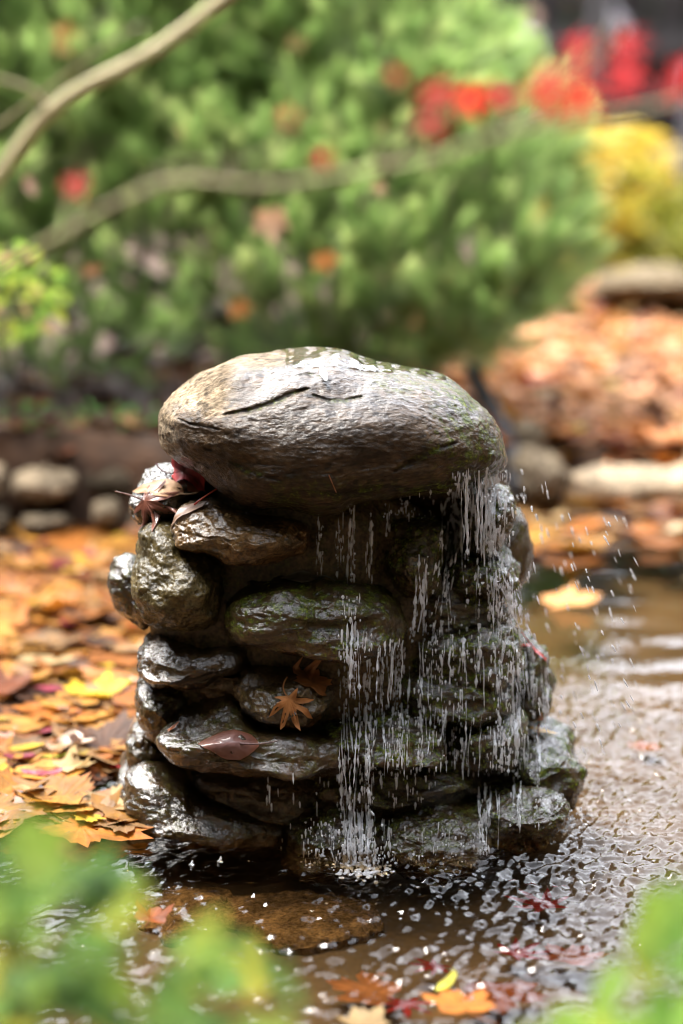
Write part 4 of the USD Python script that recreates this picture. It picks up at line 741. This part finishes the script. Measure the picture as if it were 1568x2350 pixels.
fall(728, 742, 1190, 1320, 22); fall(770, 790, 1180, 1330, 18); fall(803, 815, 1165, 1335, 34); fall(840, 856, 1180, 1330, 18); fall(880, 900, 1150, 1230, 10); fall(905, 1000, 1130, 1190, 34, lmax=.006)
fall(1040, 1160, 1080, 1250, 170, strands=11); fall(1060, 1165, 1090, 1160, 60, strands=9, lmax=.013); fall(1030, 1065, 1110, 1260, 45, lean=-.16, strands=6)
fall(985, 1050, 1260, 1480, 90, lean=-.2, strands=9); fall(1060, 1180, 1240, 1420, 130, strands=12); fall(1150, 1190, 1340, 1460, 60, lean=.3); fall(940, 1180, 1420, 1560, 170, strands=22)
fall(785, 830, 1370, 1470, 30, off=(.004, .015)); fall(772, 850, 1450, 1660, 130, strands=8); fall(860, 940, 1470, 1640, 110, strands=9, lean=-.05); fall(940, 1180, 1560, 1780, 210, strands=26)
fall(1170, 1255, 1480, 1700, 130, strands=10); fall(1120, 1230, 1640, 1780, 120, strands=12); fall(770, 940, 1620, 1760, 170, strands=16); fall(782, 850, 1740, 1900, 110, strands=7); fall(800, 1000, 1760, 1850, 60)
fall(780, 900, 1880, 2010, 160, strands=12); fall(700, 780, 1880, 1990, 60, lmax=.006); fall(1090, 1145, 1800, 1960, 55, strands=5); fall(1170, 1240, 1780, 1900, 40, strands=6); fall(880, 1120, 1900, 1990, 70, lmax=.006); fall(600, 760, 1780, 1960, 26)
v, f = join(drops); tag(M('falling_water', v, f, 'falling_drops'), 'strings of clear drops falling from the boulder down the right side of the stones', 'water', kind='stuff')
# the sheet of water that wells over the top of the boulder
bv0, bf0 = BOULDER; bp = pixel(bv0); ftx, fty = (bp[:, 0] * K - 350) * 1.568, (bp[:, 1] * K - 820) * 1.568; bn = np.array(trimesh.Trimesh(bv0, bf0, process=False).vertex_normals)
from scipy.sparse import coo_matrix
e = np.vstack([bf0[:, [0, 1]], bf0[:, [1, 2]], bf0[:, [2, 0]]]); adj = coo_matrix((np.ones(len(e)), (e[:, 0], e[:, 1])), (len(bv0),) * 2).tocsr(); deg = np.asarray(adj.sum(1)).ravel()[:, None]
sm = bv0.copy()
for _ in range(40): sm = adj @ sm / deg
wl = 40 * (noise(bv0 * 30, 4) - .5); inside = (bn[:, 2] > .25) & (ftx + wl > 560) & (ftx + wl < 1200) & (fty + .9 * wl < 150 + .10 * np.maximum(ftx - 700, 0))
sm = sm + UPV * .0006 + bn * (.0007 * np.sin(ftx[:, None] * .09 + 3 * noise(bv0 * 40, 6)[:, None]))
fk = inside[bf0].all(1); v, f = compact(sm, bf0[fk]); tag(M('water_film', v, f, 'clear_water'), 'thin sheet of water welling over the top of the grey boulder', 'water')
# connected streams
st = []
for x0, y0, x1, y1, r in [(1075, 1085, 1072, 1240, .0024), (1100, 1080, 1096, 1260, .0032), (1118, 1090, 1112, 1300, .0034), (1132, 1095, 1138, 1240, .0024), (812, 1160, 810, 1260, .0026), (1150, 1345, 1195, 1450, .003), (1165, 1340, 1180, 1480, .0024), (905, 1475, 890, 1620, .003), (925, 1470, 918, 1600, .0026), (810, 1435, 806, 1545, .003), (1020, 1640, 1012, 1700, .004), (1035, 1490, 1030, 1570, .0035), (1190, 1590, 1205, 1730, .003), (1150, 1300, 1165, 1350, .0026), (800, 1905, 795, 2000, .003), (830, 1890, 838, 1990, .0032), (1100, 1830, 1108, 1930, .0026), (820, 1760, 812, 1870, .003), (980, 1300, 962, 1450, .0026)]:
    n = 26; t = np.linspace(0, 1, n); xs = x0 + (x1 - x0) * t + 3.0 * (noise(np.column_stack([t * 5, np.full(n, x0), 0 * t]), 3) - .5) * 2; ys = y0 + (y1 - y0) * t
    P, N = hit(xs, ys); yy = np.where(np.isnan(P[:, 1]), 0.0, P[:, 1]); ycap = np.minimum.accumulate(yy); y_ = np.convolve(np.r_[ycap[:1], ycap, ycap[-1:]], np.ones(3) / 3, 'valid') - .008
    pts = np.array([at(a, b, c) for a, b, c in zip(xs, ys, y_)]); st.append(tube(pts, r * .38 * (.3 + .9 * noise(np.column_stack([t * 9, np.full(n, y0), 0 * t]), 5)) * (1 - .3 * t), 8))
def thread(x, y0, y1, r, lean=0.0):
    n = max(10, int((y1 - y0) / 2.4)); t = np.linspace(0, 1, n); xs = x + lean * (y1 - y0) * t + 5.0 * (noise(np.column_stack([t * (y1 - y0) / 38, np.full(n, x), 0 * t]), 3) - .5); ys = y0 + (y1 - y0) * t
    P, N = hit(xs, ys); yy = np.where(np.isnan(P[:, 1]), np.nan, P[:, 1]); fillv = np.nanmin(yy) if np.isfinite(yy).any() else 0.0; y_ = np.minimum.accumulate(np.where(np.isnan(yy), fillv, yy)); y_ = np.convolve(np.r_[y_[:1], y_[:1], y_, y_[-1:], y_[-1:]], np.ones(5) / 5, 'valid') - .006 - .01 * q.random()
    bead = noise(np.column_stack([t * (y1 - y0) / 11, np.full(n, y0), np.full(n, x)]), 5) ** 3; rr = r * (.07 + 2.6 * bead) * (1 - .25 * t) * np.clip(np.minimum(t, 1 - t) * 8, .25, 1)
    st.append(tube(np.array([at(a, b, c) for a, b, c in zip(xs, ys, y_)]), rr, 7))
for x0, x1, y0, y1, n, lmin, lmax, rad in ((733, 740, 1190, 1325, 3, 60, 120, .0013), (776, 788, 1180, 1330, 4, 60, 140, .0014), (803, 815, 1162, 1340, 6, 80, 170, .0017), (842, 854, 1178, 1330, 4, 50, 120, .0013), (885, 900, 1150, 1250, 3, 40, 80, .0012), (1040, 1165, 1082, 1290, 30, 70, 190, .0019), (1070, 1135, 1085, 1300, 14, 120, 200, .0022), (1000, 1060, 1120, 1330, 12, 60, 140, .0015), (960, 1040, 1270, 1480, 16, 60, 150, .0016), (1060, 1185, 1300, 1480, 22, 50, 140, .0017), (785, 825, 1430, 1620, 12, 90, 180, .0017), (860, 930, 1470, 1650, 12, 70, 150, .0016), (940, 1180, 1430, 1640, 26, 50, 130, .0015), (770, 850, 1600, 1900, 26, 80, 200, .0018), (850, 960, 1620, 1790, 14, 50, 120, .0016), (960, 1180, 1600, 1790, 22, 50, 130, .0015), (1175, 1255, 1480, 1740, 22, 70, 170, .0018), (1130, 1235, 1650, 1790, 14, 50, 110, .0017), (785, 880, 1840, 2010, 30, 60, 150, .002), (1092, 1145, 1800, 1965, 9, 60, 130, .0015), (1170, 1240, 1780, 1910, 7, 40, 100, .0013), (700, 780, 1890, 1990, 8, 30, 70, .0012)):
    hubs = q.uniform(x0, x1, max(1, int((x1 - x0) / 22)))
    for _ in range(int(n * .8)):
        L = q.uniform(lmin, lmax); a = q.uniform(y0, max(y0 + 1, y1 - L)); thread(hubs[q.integers(len(hubs))] + q.normal(0, 5.0) if q.random() < .8 else q.uniform(x0, x1), a, min(a + L, y1 + 8), rad * np.clip(.55 * np.exp(q.normal(0, .5)), .25, 1.5), q.normal(0, .05))
v, f = join(st); tag(M('water_stream', v, f, 'falling_drops'), 'thin connected streams of water running between the right-hand stones', 'water', kind='stuff')
# spray thrown up at the foot and to the right
drops = []
for i in range(190):
    x, y = (830 + q.normal(0, 36), 1990 - abs(q.normal(0, 45))) if i < 120 else (1285 + q.normal(0, 26), 1900 - abs(q.normal(0, 30)))
    drops.append(drop(at(x, y, -.19 if i < 120 else -.08), q.uniform(.0008, .004), q.uniform(.0005, .0015), (q.normal(0, .3), q.normal(0, .2), -1), q))
for i in range(210):
    a = q.random() ** 1.6; x, y = 1165 + 300 * a, q.uniform(1080, 1780) if a < .35 else q.uniform(1180, 1750)
    drops.append(drop(at(x, y, q.uniform(-.12, .25)), q.uniform(.0025, .0075), q.uniform(.0004, .0013), (.18 + .35 * a + q.normal(0, .08), q.normal(0, .1), -1), q))
v, f = join(drops); tag(M('water_spray', v, f, 'falling_drops'), 'fine spray of droplets flying off the right side of the fountain', 'water', kind='stuff')
# splashes, bubbles and foam on the pond
fo = []
HEM = trimesh.creation.icosphere(subdivisions=1)
def bubble(px_, py_, r, squash=.5):
    g = ground(px_, py_); d = HEM.vertices; fo.append((g + d * np.array([r, r, r * squash]), HEM.faces))
for x, y, sx, sy, n, r in ((832, 2000, 34, 10, 420, .0032), (1285, 1900, 30, 16, 260, .0030), (835, 1995, 45, 14, 120, .0030), (740, 1975, 30, 12, 30, .0025), (1290, 1900, 40, 22, 110, .0030), (1110, 1965, 60, 15, 60, .0025), (950, 2010, 90, 20, 80, .0022), (900, 2060, 160, 40, 150, .0018), (1200, 2000, 150, 50, 130, .0020), (600, 2030, 120, 40, 50, .0022), (1400, 1850, 110, 70, 90, .0022), (450, 2010, 60, 40, 14, .0025)):
    for _ in range(int(n * (.3 if sx < 40 else .06))): bubble(x + q.normal(0, sx), y + q.normal(0, sy), r * q.uniform(.25, 1.0), q.uniform(.3, .8))
for x, y in ((440, 1985), (505, 1978), (290, 1998), (1312, 1880), (1300, 1850), (840, 1960), (815, 1985), (860, 1975), (740, 1965)):   # little crowns thrown up by drops
    g = ground(x, y); h = q.uniform(.005, .011); v, f = tube(np.array([g, g + (0, 0, h * .3), g + (.001, 0, h * .7), g + (.001, 0, h)]), [.004, .0018, .0012, .0008], 9); fo.append((v, f))
v, f = join(fo); tag(M('splash_foam', v, f, 'foam'), 'white bubbles and splashes where drops strike the pond', 'water', kind='stuff')
